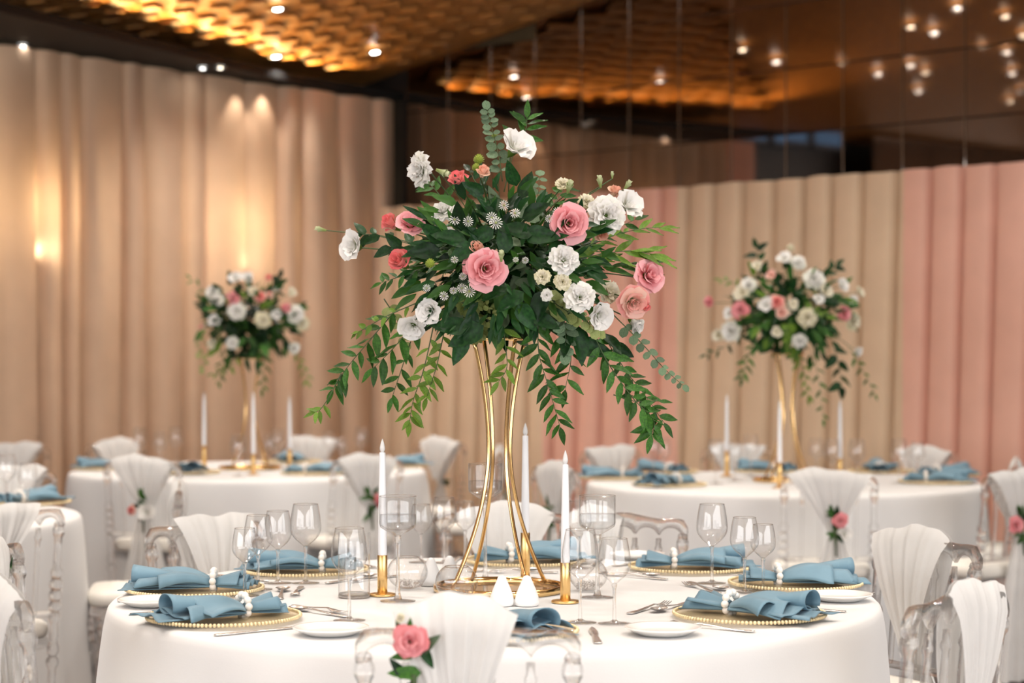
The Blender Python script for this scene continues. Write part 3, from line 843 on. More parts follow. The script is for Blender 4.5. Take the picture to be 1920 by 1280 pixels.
def place_chair(x, y, table_c, label, sash, posy=None, twist=0.0, shift=(0, 0), lift=0.018):
    """x, y: where the chair back stands; it faces the table"""
    a = math.atan2(y-table_c[1], x-table_c[0])
    rz = a + PI/2 + twist
    cx, cy = x - 0.20*math.cos(a), y - 0.20*math.sin(a)
    chair_p.take((cx, cy, 0), rz, 'clear acrylic chair ' + label)
    top_w, off, gz, seed = sash
    b, gx, gy = sash_mesh(top_w, off, gz, seed, lift=lift)
    s = obj('chair_sash', b, M_TULLE, None, (cx, cy, 0), (0, 0, rz))
    tag(s, 'tulle sash on chair ' + label, 'sash', 'tulle chair sashes')
    if posy:
        rr = random.Random(seed+50); gx += shift[0]; gz += shift[1]; gy = -0.125 - 0.09*gz - 0.034
        for (kind, color, dx, dz, r) in posy:
            flower(s, kind, color, (gx+dx, gy-0.012, gz+dz), (rr.uniform(-.4, .4)+dx*6, -1, .25), r)
        for k in range(9):
            a2 = rr.uniform(0, 2*PI); g_ = rr.choice([0, 0, 1, 1, 3])
            leaf_obj(s, 'oval', g_, Vector((gx+rr.uniform(-.015, .015), gy-.004, gz+0.02+rr.uniform(-.05, .05))), (math.cos(a2), -.35, math.sin(a2)*1.1 - .2), (rr.uniform(-.3, .3), -1, .4), rr.uniform(.04, .062))
        for k in range(2):
            leaf_obj(s, 'ruscus', 1, Vector((gx-.01, gy-.004, gz+.06)), (rr.uniform(-.6, .1), -.2, 1), (0, -1, .2), .055)
        obj('posy_stems', MB().tube([(gx, gy-.006, gz+.02), (gx+.004, gy-.012, gz-.09)], [.006, .004], 6), M_TWIG, s)
PW = ('rose', 'pink'); LW = ('lisianthus', 'white')
def pos(c1='pink', k1='rose', c2='white', k2='lisianthus', flip=1):
    return [(k1, c1, .022*flip, .045, .034), (k2, c2, .028*flip, -.002, .032)]
near = MT
place_chair(-0.075, 3.27, MT, 'at the very front with its back to us', (0.215, -0.022, 0.60, 3), [('rose', 'pink', -.006, .075, .033), ('bud_rose', 'cream', -.022, .115, .012)], 0, (-.072, .15), .042)
place_chair(-1.03, 3.80, MT, 'at the front left of the near table', (0.30, 0.02, 0.60, 4), pos('white', 'lisianthus', 'white'))
place_chair(-1.27, 4.66, MT, 'at the left of the near table', (0.28, 0.05, 0.62, 5), pos('white', 'lisianthus', 'white'))
place_chair(-0.86, 5.38, MT, 'behind the back left of the near table', (0.27, -0.03, 0.55, 6), None)
place_chair(-0.02, 5.74, MT, 'directly behind the near table and gold stand', (0.30, 0.0, 0.56, 7), None)
place_chair(0.325, 5.60, MT, 'with bare arched rail behind the near table', (0.17, 0.085, 0.56, 8), None)
place_chair(1.075, 4.86, MT, 'at the right of the near table', (0.29, 0.055, 0.52, 9), None, R(12))
place_chair(0.86, 3.70, MT, 'at the front right of the near table', (0.23, 0.07, 0.50, 10), None)
# far left table
place_chair(-1.66, 8.62, LT, 'in front of the far left table, white and coral posy', (0.32, 0.0, 0.62, 11), [('rose', 'coral', -.05, .01, .026), ('lisianthus', 'white', .022, .0, .045)])
place_chair(-0.66, 8.78, LT, 'at the front right of the far left table, pink rose posy', (0.32, 0.0, 0.62, 12), [('rose', 'pink', .02, .04, .036)])
place_chair(-0.06, 9.72, LT, 'at the right end of the far left table', (0.28, 0.0, 0.62, 13), pos())
place_chair(-0.40, 10.75, LT, 'at the back right of the far left table by the drape', (0.30, 0.0, 0.62, 14), pos('coral'))
place_chair(-1.13, 10.92, LT, 'behind the far left table, right of its gold stand', (0.30, 0.0, 0.60, 15), None)
place_chair(-2.18, 10.56, LT, 'behind the left end of the far left table', (0.30, 0.0, 0.60, 16), None)
# far right table
place_chair(1.25, 7.56, RT, 'in front of the far right table, pink and white posy', (0.34, 0.0, 0.62, 17), [('rose', 'pink', .02, .05, .034), ('lisianthus', 'white', .03, -.002, .034)])
place_chair(0.18, 8.14, RT, 'at the front left of the far right table', (0.30, 0.0, 0.62, 18), [('rose', 'coral', -.05, -.02, .03)])
place_chair(0.50, 9.75, RT, 'at the back left of the far right table', (0.32, 0.0, 0.60, 19), None)
place_chair(1.17, 9.95, RT, 'behind the middle of the far right table', (0.30, 0.0, 0.60, 20), None)
place_chair(2.07, 9.62, RT, 'behind the right half of the far right table', (0.30, 0.0, 0.60, 21), None)
place_chair(2.22, 8.45, RT, 'at the right end of the far right table', (0.32, 0.0, 0.62, 22), pos('white'))
place_chair(2.00, 7.62, RT, 'nearest us at the right photo edge, pink posy', (0.32, 0.0, 0.62, 23), [('rose', 'pink', -.05, .03, .036)])
# table at the left photo edge
place_chair(-1.53, 5.83, ET, 'with its turned post near the left photo edge', (0.30, -0.04, 0.66, 24), pos('white', 'lisianthus', 'white', 'lisianthus', -1))
place_chair(-1.20, 6.93, ET, 'at the right end of the table cut off on the left', (0.26, 0.0, 0.62, 25), pos('white', 'lisianthus', 'white'))
place_chair(-2.06, 7.95, ET, 'behind the table cut off on the left', (0.30, 0.0, 0.62, 26), None)
place_chair(-2.62, 10.15, (-2.9, 9.0), 'farthest back beside the left photo edge', (0.30, 0.0, 0.62, 27), None)

# ------------------------------------------------------------------ table ware
def rim_beads():
    b = MB()
    for k in range(120):
        a = 2*PI*k/120; b.sphere((0.161*math.cos(a), 0.161*math.sin(a), 0.0100), 0.0044, 6, 4)
    return b
charger = obj('charger_plate', MB().lathe([(1e-5, 0.002), (0.10, 0.002), (0.115, 0.004), (0.150, 0.008), (0.163, 0.010), (0.163, 0.0125), (0.150, 0.0105), (0.112, 0.0065), (0.10, 0.005), (1e-5, 0.005)], 48), M_CHARGER)
obj('beaded_rim', rim_beads(), M_BEAD, charger)
tag(charger, None, 'plate', 'gold beaded charger plates'); charger_p = Proto(charger)
bread = obj('bread_plate', MB().lathe([(1e-5, 0.002), (0.045, 0.002), (0.048, 0.001), (0.052, 0.003), (0.074, 0.013), (0.077, 0.0145), (0.077, 0.0165), (0.072, 0.0160), (0.052, 0.008), (0.046, 0.0065), (1e-5, 0.006)], 48), M_PORC)
tag(bread, None, 'plate', 'white bread plates'); bread_p = Proto(bread)

def napkin_mesh(v):
    """gathered napkin lying along x; the ring sits at x = 0, the fan opens to +x, a short tail to -x"""
    b = MB(); rr = random.Random(v)
    for layer in range(4):
        ph = rr.uniform(0, 6); k1 = rr.uniform(1.3, 2.2)
        L = 0.185 - 0.022*layer + rr.uniform(-.008, .008)
        def fn(i, j, layer=layer, ph=ph, k1=k1, L=L):
            s = 2*i-1; t = j
            x = t*L - 0.012*abs(s)**2*t*(1 if layer % 2 else -1)
            f = t**0.75
            w = 0.014 + (0.050+0.008*layer)*f
            y = s*w + 0.006*math.sin(ph+3*t)
            arch = math.sqrt(max(0, 1-s*s*0.96))
            z = 0.004 + (0.012 + 0.013*f)*arch*(0.35+0.30*layer) + (0.008*f)*math.sin(k1*PI*s+ph)*(0.4+0.2*layer) + 0.010*math.sin(PI*t)*(layer/3)
            return (x, y, max(0.002+0.0018*layer, z))
        b.grid(fn, 22, 14)
    # rolled lobe at the open end
    def lobe(i, j):
        a = -0.5 + 1.75*PI*i; r_ = 0.024*(1-0.35*i)*(0.35+0.65*j)
        return (0.04 + 0.125*j, 0.012 + (r_*math.cos(a))*1.5, 0.024 + 0.008*j + r_*math.sin(a))
    b.grid(lobe, 22, 8)
    for layer in range(3):
        ph = rr.uniform(0, 6)
        def fn(i, j, layer=layer, ph=ph):
            s = 2*i-1; f = j**0.8; w = 0.013 + (0.027+0.005*layer)*f
            x = -j*(0.085-0.012*layer) + 0.008*s*f
            z = 0.005 + 0.016*math.sqrt(max(0, 1-s*s*.95))*(0.4+0.3*layer)*(1+.3*f) + 0.006*f*math.sin(2.4*PI*s+ph) + 0.004*layer*f
            return (x, s*w, max(0.002+0.0018*layer, z))
        b.grid(fn, 16, 8)
    return b
NAPK = []
for v in range(3):
    o = solid(obj('napkin', napkin_mesh(v+1), M_BLUE), 0.0016); tag(o, None, 'napkin', 'dusty blue napkins'); NAPK.append(Proto(o))
pearl_me = MB().sphere((0,0,0), 0.0076, 12, 8).mesh('pearl'); pearl_me.materials.append(M_PEARL)
rg = empty('napkin_ring')
for k in range(10):
    a = 2*PI*k/10; obj('pearl', pearl_me, None, rg, (0.0, 0.0235*math.cos(a), 0.0165+0.0205*math.sin(a)))
tag(rg, None, 'napkin ring', 'pearl napkin rings'); RING = Proto(rg)

def flatware(kind):
    b = MB()
    def strip(outl, z):   # outl: (x, half width); flat plate with slight thickness, z(x) lift
        vs = []; fs = []; n = len(outl)
        for (x, w) in outl: vs += [(x, -w, z(x)), (x, w, z(x)), (x, w*.7, z(x)+.0022), (x, -w*.7, z(x)+.0022)]
        for i in range(n-1):
            q = i*4; r_ = q+4
            fs += [(q, r_, r_+1, q+1), (q+1, r_+1, r_+2, q+2), (q+2, r_+2, r_+3, q+3), (q+3, r_+3, r_, q)]
        fs += [(0, 1, 2, 3), ((n-1)*4+3, (n-1)*4+2, (n-1)*4+1, (n-1)*4)]
        b.add(vs, fs)
    hz = lambda x: 0.0015 + 0.006*math.exp(-((x-.02)/.03)**2)
    handle = [(-0.10, .003), (-0.097, .008), (-0.085, .0095), (-0.05, .0065), (0.0, .0035), (0.025, .003)]
    if kind == 'knife':
        strip([(-0.11, .004), (-0.107, .0085), (-0.08, .009), (-0.02, .0065), (0.0, .006), (0.01, .0085), (0.06, .0095), (0.09, .007), (0.11, .001)], lambda x: 0.001)
    elif kind == 'spoon':
        strip(handle + [(0.035, .005), (0.045, .012)], hz)
        def bowl(i, j):
            s = 2*i-1; t = 2*j-1; w = .018*math.sqrt(max(0, 1-t*t))
            return (0.066+t*.028, s*w, 0.0085 - 0.0065*(1-s*s)*(1-t*t))
        b.grid(bowl, 8, 10)
    else:
        strip(handle + [(0.04, .006), (0.05, .0115), (0.060, .0118)], hz)
        for k in range(4):
            y = -0.009 + 0.006*k
            b.tube([(0.058, y, .003), (0.075, y, .0035), (0.096, y*.95, .008)], [.0019, .0018, .001], 5)
    o = obj(kind, b, M_SILVER); tag(o, None, 'cutlery', 'steel cutlery on the near table'); return Proto(o)
KNIFE, SPOON, FORK = flatware('knife'), flatware('spoon'), flatware('fork')

def place_setting(x, y, tc, place, nap=0, twist=0.0, full=True, bread_at=None, tw_c=0.0, sx=1):
    a = math.atan2(y-tc[1], x-tc[0]); z = TABZ + 0.001
    charger_p.take((x, y, z), a, 'gold beaded charger ' + place)
    ca, sa = math.cos(a+twist), math.sin(a+twist)
    nx, ny = x - 0.045*ca, y - 0.045*sa
    NAPK[nap].take((nx, ny, z+0.007), a+twist, 'dusty blue napkin ' + place, scale=1.13)
    RING.take((nx, ny, z+0.009), a+twist, 'pearl napkin ring ' + place, scale=1.12)
    if not full: return
    a += tw_c
    def at(r_, t_): return (x + r_*math.cos(a) - t_*math.sin(a), y + r_*math.sin(a) + t_*math.cos(a), z)
    # the diner sits outward of the plate and looks to the centre: forks on the left, knife on the right
    rz = a + PI
    FORK.take(at(0.02, -0.195), rz, 'steel dinner fork left of the plate ' + place)
    KNIFE.take(at(0.02, 0.195), rz, 'steel dinner knife right of the plate ' + place)
    SPOON.take(at(-0.215, 0.03), rz + PI/2 + .15, 'steel dessert spoon above the plate ' + place)
    FORK.take(at(-0.245, -0.01), rz - PI/2 + .1, 'steel dessert fork above the plate ' + place)
    if bread_at:
        bread_p.take(bread_at, 0, 'white bread plate ' + place)
S = [((420, 1163), 'at the front left seat of the near table', 0, -0.05, (620, 1190)),
     ((365, 1110), 'at the left seat of the near table', 1, 0.12, (285, 1136)),
     ((572, 1074), 'at the back left seat of the near table', 2, 0.75, None),
     ((985, 1056), 'at the back seat of the near table', 0, -1.2, (1195, 1048)),
     ((1295, 1068), 'at the back right seat of the near table', 2, -0.8, None),
     ((1492, 1099), 'at the right seat of the near table', 1, -0.15, (1573, 1126)),
     ((1405, 1158), 'at the front right seat of the near table', 0, 0.0, (1243, 1190)),
     ((932, 1190), 'at the very front seat of the near table', 1, 0.6, None)]
for (px, nm, nap, tw, bp) in S:
    p = on_table(*px); bpos = None
    if bp: q = on_table(*bp); bpos = (q.x, q.y, TABZ+0.001)
    place_setting(p.x, p.y, MT, nm, nap, tw, True, bpos)

# ---- stemware
def glass_profile(kind):
    if kind == 'large': h, rb, zs, rt = .195, .0385, .092, .0305
    elif kind == 'medium': h, rb, zs, rt = .178, .0345, .084, .027
    else: h, rb, zs, rt = .158, .030, .078, .0235
    bowl = [(0.003, zs-0.002)]
    for k in range(1, 15):
        t = k/14
        r_ = rb*math.sin(PI/2*min(1, t/0.42))**0.75 if t < .42 else rb + (rt-rb)*((t-.42)/.58)**1.7
        bowl.append((r_, zs + (h-zs)*t))
    stem = [(0.0052, .0035), (0.0040, .012), (0.0034, zs*.5), (0.0036, zs-.012), (0.0060, zs-.003), (0.0045, zs+.001)]
    foot = [(1e-5, .0005), (0.034, .0005), (0.0345, .0016), (0.024, .0026), (0.010, .0045), (0.005, .008)]
    return bowl, stem, foot
def make_glass(kind):
    bowl, stem, foot = glass_profile(kind)
    e = empty('wine_glass')
    bb = MB().lathe(bowl, 32); bb.f = [f for f in bb.f if len(f) == 4]
    o = obj('bowl', bb, M_GLASS, e)
    rt, zt = bowl[-1]
    rim = MB().lathe([(rt-.0006, zt), (rt, zt+.0007), (rt+.0006, zt), (rt, zt-.0007)], 32, closed=True); obj('rim', rim, M_STEM, o)
    obj('stem', MB().lathe(stem, 12), M_STEM, e)
    ff = MB().lathe(foot, 28); obj('foot', ff, M_GLASS, e)
    tag(e, None, 'glass', 'wine glasses'); return Proto(e)
GL = {k: make_glass(k) for k in ('large', 'medium', 'small')}
def glass(kind, px, py, label):
    p = on_table(px, py); GL[kind].take((p.x, p.y, TABZ+0.001), rng.uniform(0, 6), label)
for (k, px, py, l) in [
    ('small', 459, 1118, 'small wine glass in front at the left seat of the near table'),
    ('medium', 484, 1106, 'middle wine glass of the cluster left on the near table'),
    ('medium', 521, 1094, 'wine glass beside the tallest one on the left of the near table'),
    ('large', 573, 1094, 'tallest wine glass on the left of the near table'),
    ('large', 655, 1164, 'large wine glass at the front left of the near table'),
    ('small', 790, 1055, 'smaller of two wine glasses behind the left glass candle stand'),
    ('medium', 833, 1056, 'larger of two wine glasses behind the left glass candle stand'),
    ('small', 872, 1047, 'wine glass at the back edge left of the gold stand'),
    ('large', 1088, 1168, 'large wine glass in front of the right candle'),
    ('medium', 1152, 1170, 'shorter wine glass at the front, right of the candle'),
    ('medium', 1085, 1066, 'wine glass behind the right candle'),
    ('large', 1335, 1094, 'tallest wine glass on the right of the near table'),
    ('medium', 1396, 1112, 'rounded wine glass on the right of the near table'),
    ('small', 1431, 1108, 'small wine glass rightmost on the near table')]:
    glass(k, px, py, l)
# tall stemmed glass candle stands: a drum-shaped cup with water on a long stem
def tall_stand(h, px, py, label):
    p = on_table(px, py); e = empty('glass_candle_stand', (p.x, p.y, TABZ+.001)); zc = h-.072
    cup = MB().lathe([(0.004, zc-.022), (0.012, zc-.016), (0.026, zc-.008), (0.0405, zc+.002), (0.0425, zc+.010), (0.0425, h)], 32); cup.f = [f for f in cup.f if len(f) == 4]
    o = obj('cup', cup, M_GLASS, e)
    obj('rim', MB().lathe([(.0419, h), (.0425, h+.0007), (.0431, h), (.0425, h-.0007)], 32, closed=True), M_STEM, o)
    obj('water', MB().lathe([(0.002, zc-.006), (0.025, zc-.004), (0.041, zc+.006), (0.041, zc+.030), (0.002, zc+.030)], 32), M_WATER, o)
    obj('stem', MB().lathe([(0.010, .004), (0.006, .02), (0.0042, .06), (0.0040, zc*.6), (0.006, zc-.04), (0.010, zc-.018)], 12), M_STEM, e)
    obj('foot', MB().lathe([(1e-5, .0005), (0.040, .0005), (0.0405, .002), (0.026, .0035), (0.011, .006)], 28), M_GLASS, e)
    tag(e, label, 'candle holder', 'tall glass candle stands')
tall_stand(.240, 746, 1128, 'tall stemmed glass cup beside the left candle')
tall_stand(.292, 910, 1090, 'tallest stemmed glass cup behind the gold stand')
tall_stand(.236, 1120, 1121, 'tall stemmed glass cup right of the right candle')
def bubble_bowl(px, py, r, label):
    p = on_table(px, py); e = empty('bubble_bowl', (p.x, p.y, TABZ+.001))
    prof = [(r*math.sin(t), r*.78 - r*.86*math.cos(t)) for t in [0.42+ (2.55-.42)*k/14 for k in range(15)]]
    z0 = prof[0][1]; prof = [(a_, b_-z0+.002) for a_, b_ in prof]
    bb = MB().lathe([(1e-5, .004), (prof[0][0], .002)] + prof[1:], 36); bb.f = [f for f in bb.f if len(f) == 4]
    o = obj('bowl', bb, M_GLASS, e)
    rt, zt = prof[-1]
    obj('rim', MB().lathe([(rt-.0012, zt), (rt, zt+.0012), (rt+.0012, zt), (rt, zt-.0012)], 36, closed=True), M_STEM, o)
    cr = MB(); r2 = random.Random(int(px))
    for k in range(46):
        a = r2.uniform(0, 6.28); q_ = r*.68*math.sqrt(r2.random()); cr.sphere((q_*math.cos(a), q_*math.sin(a), .008+r2.uniform(0, .012)), r2.uniform(.003, .005), 5, 3)
    c_ = obj('crystal_chips', cr, M_STEM, e, smooth=False); c_['kind'] = 'stuff'
    tag(e, label, 'bowl', 'round glass bubble bowls')
bubble_bowl(856, 1124, .049, 'round glass bowl in front of the gold stand')
bubble_bowl(764, 1104, .049, 'round glass bowl behind the left candle')
bubble_bowl(1103, 1108, .046, 'round glass bowl behind the right candle')
# clear cylinder glass and frosted tumbler
p = on_table(664, 1120); e = empty('cylinder_glass', (p.x, p.y, TABZ+.001))
bb = MB().lathe([(1e-5, .006), (.034, .006), (.037, .012), (.0375, .150)], 32); bb.f = [f for f in bb.f if len(f) == 4]
obj('wall', bb, M_GLASS, e); obj('base', MB().lathe([(1e-5, 0), (.036, 0), (.0375, .004), (.036, .010), (1e-5, .010)], 32), M_STEM, e)
tag(e, 'straight clear cylinder glass behind the front left wine glass', 'glass')
def shaker(px, py, label, h=.068):
    p = on_table(px, py); k = h/.066
    e = empty('condiment_shaker', (p.x, p.y, TABZ+.001))
    obj('body', MB().lathe([(.022, 0), (.0262, .003), (.0268, .010), (.0245, .022), (.0195, .036), (.0135, .050), (.0105, .057), (.0085, .0625), (.004, .0655), (1e-5, .066)], 28), M_MATTE, e, scale=k)
    holes = MB()
    for q in range(3): holes.sphere((.0035*math.cos(q*2.1), .0035*math.sin(q*2.1), .0652), .0007, 6, 4)
    obj('pour_holes', holes, M_FRAME, e, scale=k)
    tag(e, label, 'shaker', 'white drop-shaped shakers')
shaker(941, 1136, 'white drop-shaped shaker, left of the front pair')
shaker(988, 1136, 'white drop-shaped shaker, right of the front pair')
shaker(808, 1098, 'white shaker beside the round bowl behind the left candle')
shaker(843, 1094, 'white shaker behind the front round bowl')
# ---- candles
def candle(px, py, label_c, label_h, hh=.094, lh=.272, tz=None, pos_=None):
    p = pos_ if pos_ else on_table(px, py); p = Vector((p[0], p[1], TABZ+.001))
    e = empty('candle_holder', p)
    obj('tube', MB().lathe([(.0108, .003), (.0118, .004), (.0118, hh), (.0112, hh+.001), (.0104, hh), (.0104, .012), (1e-5, .012)], 24), M_GOLDL, e)
    obj('base', MB().lathe([(1e-5, 0), (.0315, 0), (.032, .0015), (.032, .004), (.031, .005), (.012, .0055)], 32), M_GOLDL, e)
    tag(e, label_h, 'candle holder', 'gold candle holders')
    c_ = empty('taper_candle', p + Vector((0, 0, .013)))
    z1 = hh - .013 + lh - .032
    obj('shaft', MB().lathe([(.0100, 0), (.0103, hh-.02), (.0098, z1*.5), (.0072, z1-.004), (.0066, z1), (1e-5, z1+.001)], 20), M_WAX, c_)
    obj('flame_tip', MB().lathe([(.0032, z1), (.0058, z1+.006), (.0062, z1+.011), (.0045, z1+.020), (.0020, z1+.028), (1e-5, z1+.033)], 14), M_FLAME, c_)
    tag(c_, label_c, 'candle', 'white taper candles')
candle(717, 1117, 'white taper candle, leftmost on the near table', 'gold holder of the leftmost candle on the near table')
candle(985, 1088, 'white taper candle right behind the gold stand', 'gold holder behind the gold flower stand', .118, .275)
candle(1060, 1130, 'white taper candle, rightmost on the near table', 'gold holder of the rightmost candle on the near table', .09, .255)

# ------------------------------------------------------------------ tall gold stands
def stand(x, y, label, rot, h=.60):
    e = empty('flower_stand', (x, y, TABZ+.001), rot)
    tr = obj('tray', MB().lathe([(1e-5, .002), (.149, .002), (.149, .006), (1e-5, .006)], 48), M_TRAY, e, smooth=False)
    obj('tray_frame', MB().lathe([(.148, 0), (.157, 0), (.1585, .008), (.157, .016), (.152, .017), (.148, .008)], 48, closed=True), M_GOLD, tr)
    for k in range(4):
        a = R(31.6) + k*PI/2; pts = []
        for i in range(25):
            t = i/24; z = .012 + (h-.012)*t
            w = 0.54
            r_ = .030 + .100*((w-t)/w)**1.75 if t < w else .030 + .042*((t-w)/(1-w))**1.9
            pts.append((r_*math.cos(a), r_*math.sin(a), z))
        obj('leg', MB().tube(pts, .0048, 10), M_GOLD, e)
    tp = obj('top_ring', MB().lathe([(.068, h-.004), (.074, h-.004), (.074, h+.004), (.068, h+.004)], 36, closed=True), M_GOLD, e)
    obj('foam_dish', MB().lathe([(1e-5, h+.002), (.066, h+.004), (.078, h+.03), (.074, h+.03), (1e-5, h+.012)], 28), M_GREEN[0], tp)
    return tag(e, label, 'stand', 'tall gold flower stands')
SX, SY = -0.030, 4.577
stand(SX, SY, 'tall gold four-legged flower stand on a mirror tray, near table', 0)

# ------------------------------------------------------------------ bouquets
def filler(parent, rr, n, rx, ry, rz, zc, Lr, greens, kinds=('broad', 'ruscus', 'oval'), name='foliage'):
    """leafy mass at the heart of a bouquet, too dense to pick apart"""
    for g in set(greens):
        b = MB(); cnt = n*greens.count(g)//len(greens)
        for k in range(cnt):
            d = Vector((rr.gauss(0, 1), rr.gauss(0, 1), rr.gauss(0, 1))).normalized()
            f = rr.uniform(.25, .92)
            p = Vector((d.x*rx*f, d.y*ry*f, zc + d.z*rz*f))
            out = Vector((d.x, d.y, d.z*.8)) + Vector((rr.uniform(-.7, .7), rr.uniform(-.7, .7), rr.uniform(-.7, .5)))
            K = LEAF[rr.choice(kinds)]
            b.add(K.v, K.f, leaf_matrix(p, out, d + Vector((0, -.3, .5)), rr.uniform(*Lr)))
        o = obj(name, b, M_GREEN[g], parent); o['kind'] = 'stuff'
def stem(parent, a, b, r_=0.0017):
    a, b = Vector(a), Vector(b); m = a.lerp(b, .55) + Vector((0, 0, .012))
    obj('flower_stem', MB().tube(catmull([a, m, b], 8), r_, 5), M_TWIG, parent)

bq = empty('floral_arrangement', (SX, SY, TABZ+.001+.60))
tag(bq, 'large bouquet of pink roses and white flowers on the near gold stand', 'bouquet', 'tall wedding bouquets')
B0 = Vector((SX, SY, TABZ+.601))
def bl(px, py, dd):          # bouquet-local point from a picture position and a distance offset
    return pt(px, py, SY+dd) - B0
BC = bl(945, 500, 0)
rb = random.Random(21)
filler(bq, rb, 900, .235, .20, .170, BC.z, (.04, .072), [0, 0, 1, 1, 3], ('broad', 'ruscus', 'oval', 'ruscus'))
def depth_for(px, py):
    q_ = 1-((px-945)/310)**2-((py-490)/230)**2
    return -0.25*math.sqrt(max(0.0, q_))
FL = [  # picture x, y, kind, colour, radius in px, axis (x right, z up) hint, distance nudge
 (785, 318, 'carnation', 'white', 31, (-.7, -.5, -.1), 0), (968, 275, 'lisianthus', 'white', 36, (.45, -.6, .5), 0), (662, 461, 'lisianthus', 'white', 29, (-.6, -.7, .1), 0),
 (1138, 402, 'carnation', 'white', 34, (.1, -1, .1), -.03), (1178, 384, 'lisianthus', 'white', 31, (.6, -.7, .4), 0), (1058, 486, 'carnation', 'white', 27, (.2, -1, .2), -.05),
 (1088, 556, 'carnation', 'white', 27, (.1, -1, .2), -.075), (1124, 592, 'lisianthus', 'white', 26, (.5, -.8, -.2), -.02), (1190, 606, 'bud_rose', 'white', 25, (.5, -.5, -.5), 0),
 (806, 582, 'lisianthus', 'white', 25, (-.3, -.9, -.2), -.02), (773, 612, 'lisianthus', 'white', 26, (-.1, -.9, -.4), 0), (832, 392, 'carnation', 'white', 24, (-.2, -.6, .6), .02),
 (1142, 545, 'carnation', 'cream', 23, (.4, -.7, .3), .06), (1067, 418, 'rose', 'pink', 36, (.15, -1, .0), -.05), (911, 503, 'rose', 'pink', 38, (.25, -1, -.02), -.06),
 (752, 492, 'bud_rose', 'coral', 31, (-.4, -.7, .3), -.02), (770, 418, 'rose', 'pink', 27, (.1, -.7, .6), 0), (735, 420, 'bud_rose', 'coral', 25, (-.6, -.5, .5), .02),
 (863, 342, 'bud_rose', 'coral', 28, (-.3, -.5, .8), 0), (905, 324, 'bud_rose', 'peach', 18, (.2, -.5, .8), 0), (1217, 516, 'rose', 'pink', 32, (.5, -.8, .2), 0),
 (1188, 566, 'rose', 'blush', 33, (.3, -.9, -.3), -.04), (1206, 574, 'bud_rose', 'coral', 17, (.7, -.6, -.3), -.06), (893, 466, 'bud_rose', 'peach', 20, (-.1, -.8, .4), -.02), (1128, 438, 'bud_rose', 'peach', 17, (.2, -.8, -.4), .02),
 (1152, 360, 'bud_rose', 'peach', 18, (.4, -.5, .7), .03), (880, 497, 'rose', 'pink', 18, (-.7, -.7, .1), -.03), (845, 440, 'bud_rose', 'white', 18, (-.4, -.8, .3), 0),
 (1017, 518, 'carnation', 'cream', 13, (-.1, -1, .2), -.05), (1055, 528, 'carnation', 'cream', 14, (.1, -1, .1), -.06), (1025, 553, 'carnation', 'white', 10, (0, -1, 0), -.05),
 (1100, 375, 'carnation', 'cream', 14, (.2, -.8, .5), 0), (1055, 342, 'carnation', 'cream', 13, (0, -.7, .7), 0)]
for (px, py, kind, color, r_, ax, nd) in FL:
    p = bl(px, py, depth_for(px, py)+nd)
    rad = r_*1.24*(SY-.15)/F
    flower(bq, kind, color, p - Vector(ax).normalized()*rad*.4, ax, rad, split=(r_ >= 22))
    stem(bq, BC + (p-BC)*.25 + Vector((0, .03, -.02)), p - Vector(ax).normalized()*rad*.55)
def bud(px, py, r_, ax, nd=0, root=None):
    p = bl(px, py, depth_for(px, py)+nd); o = obj('bud', bud_me, None, bq, p, axis_rot(ax), r_*SY/F*1.1)
    stem(bq, root if root is not None else BC + (p-BC)*.3, p, .0013)
for a_ in [(612, 432, 13, (-1, -.1, .2)), (1126, 352, 14, (-.1, -.3, .8)), (1170, 356, 13, (.5, -.3, .7)), (1064, 362, 16, (.2, -.5, .7)), (940, 490, 13, (0, -.6, .9), -.1), (818, 318, 17, (.7, -.3, -.3)), (1148, 335, 8, (0, 0, 1))]:
    bud(*a_)
for (px, py, r_) in [(930, 418, 15), (922, 408, 13), (866, 540, 11), (886, 528, 11), (880, 546, 14), (852, 412, 13), (966, 400, 12), (878, 415, 12), (850, 545, 9), (832, 555, 11), (852, 487, 9), (967, 487, 7), (985, 488, 8), (1045, 398, 12), (1030, 410, 10), (868, 518, 9), (945, 385, 12), (800, 540, 9)]:
    p = bl(px, py, depth_for(px, py)-.045); o = obj('aster', ast_me, None, bq, p, axis_rot((rb.uniform(-.4, .4), -1, rb.uniform(-.1, .5))), .78*r_*SY/F); obj('aster_centre', ast_c, None, o)
for (px, py, r_, nd) in [(898, 299, 10, 0), (893, 314, 8, 0), (807, 494, 9, -.07), (928, 256, 7, 0)]:
    p = bl(px, py, depth_for(px, py)+nd); obj('button_flower', but_me, None, bq, p, axis_rot((-.2, -.5, .8)), r_*SY/F); stem(bq, BC+(p-BC)*.4, p, .0012)
# pale green clump hanging under the front
for (px, py, r_) in [(905, 590, 26), (888, 618, 22), (880, 570, 18)]:
    c_ = bl(px, py, -.16); b = MB()
    for k in range(70):
        d = Vector((rb.gauss(0, 1), rb.gauss(0, 1), rb.gauss(0, 1))).normalized(); K = LEAF['round']
        b.add(K.v, K.f, leaf_matrix(c_ + d*r_*SY/F*.75, d + Vector((rb.uniform(-.6, .6), 0, rb.uniform(-.6, .6))), d.orthogonal(), .016))
    o = obj('green_floret_cluster', b, M_GREEN[4], bq); o['kind'] = 'stuff'
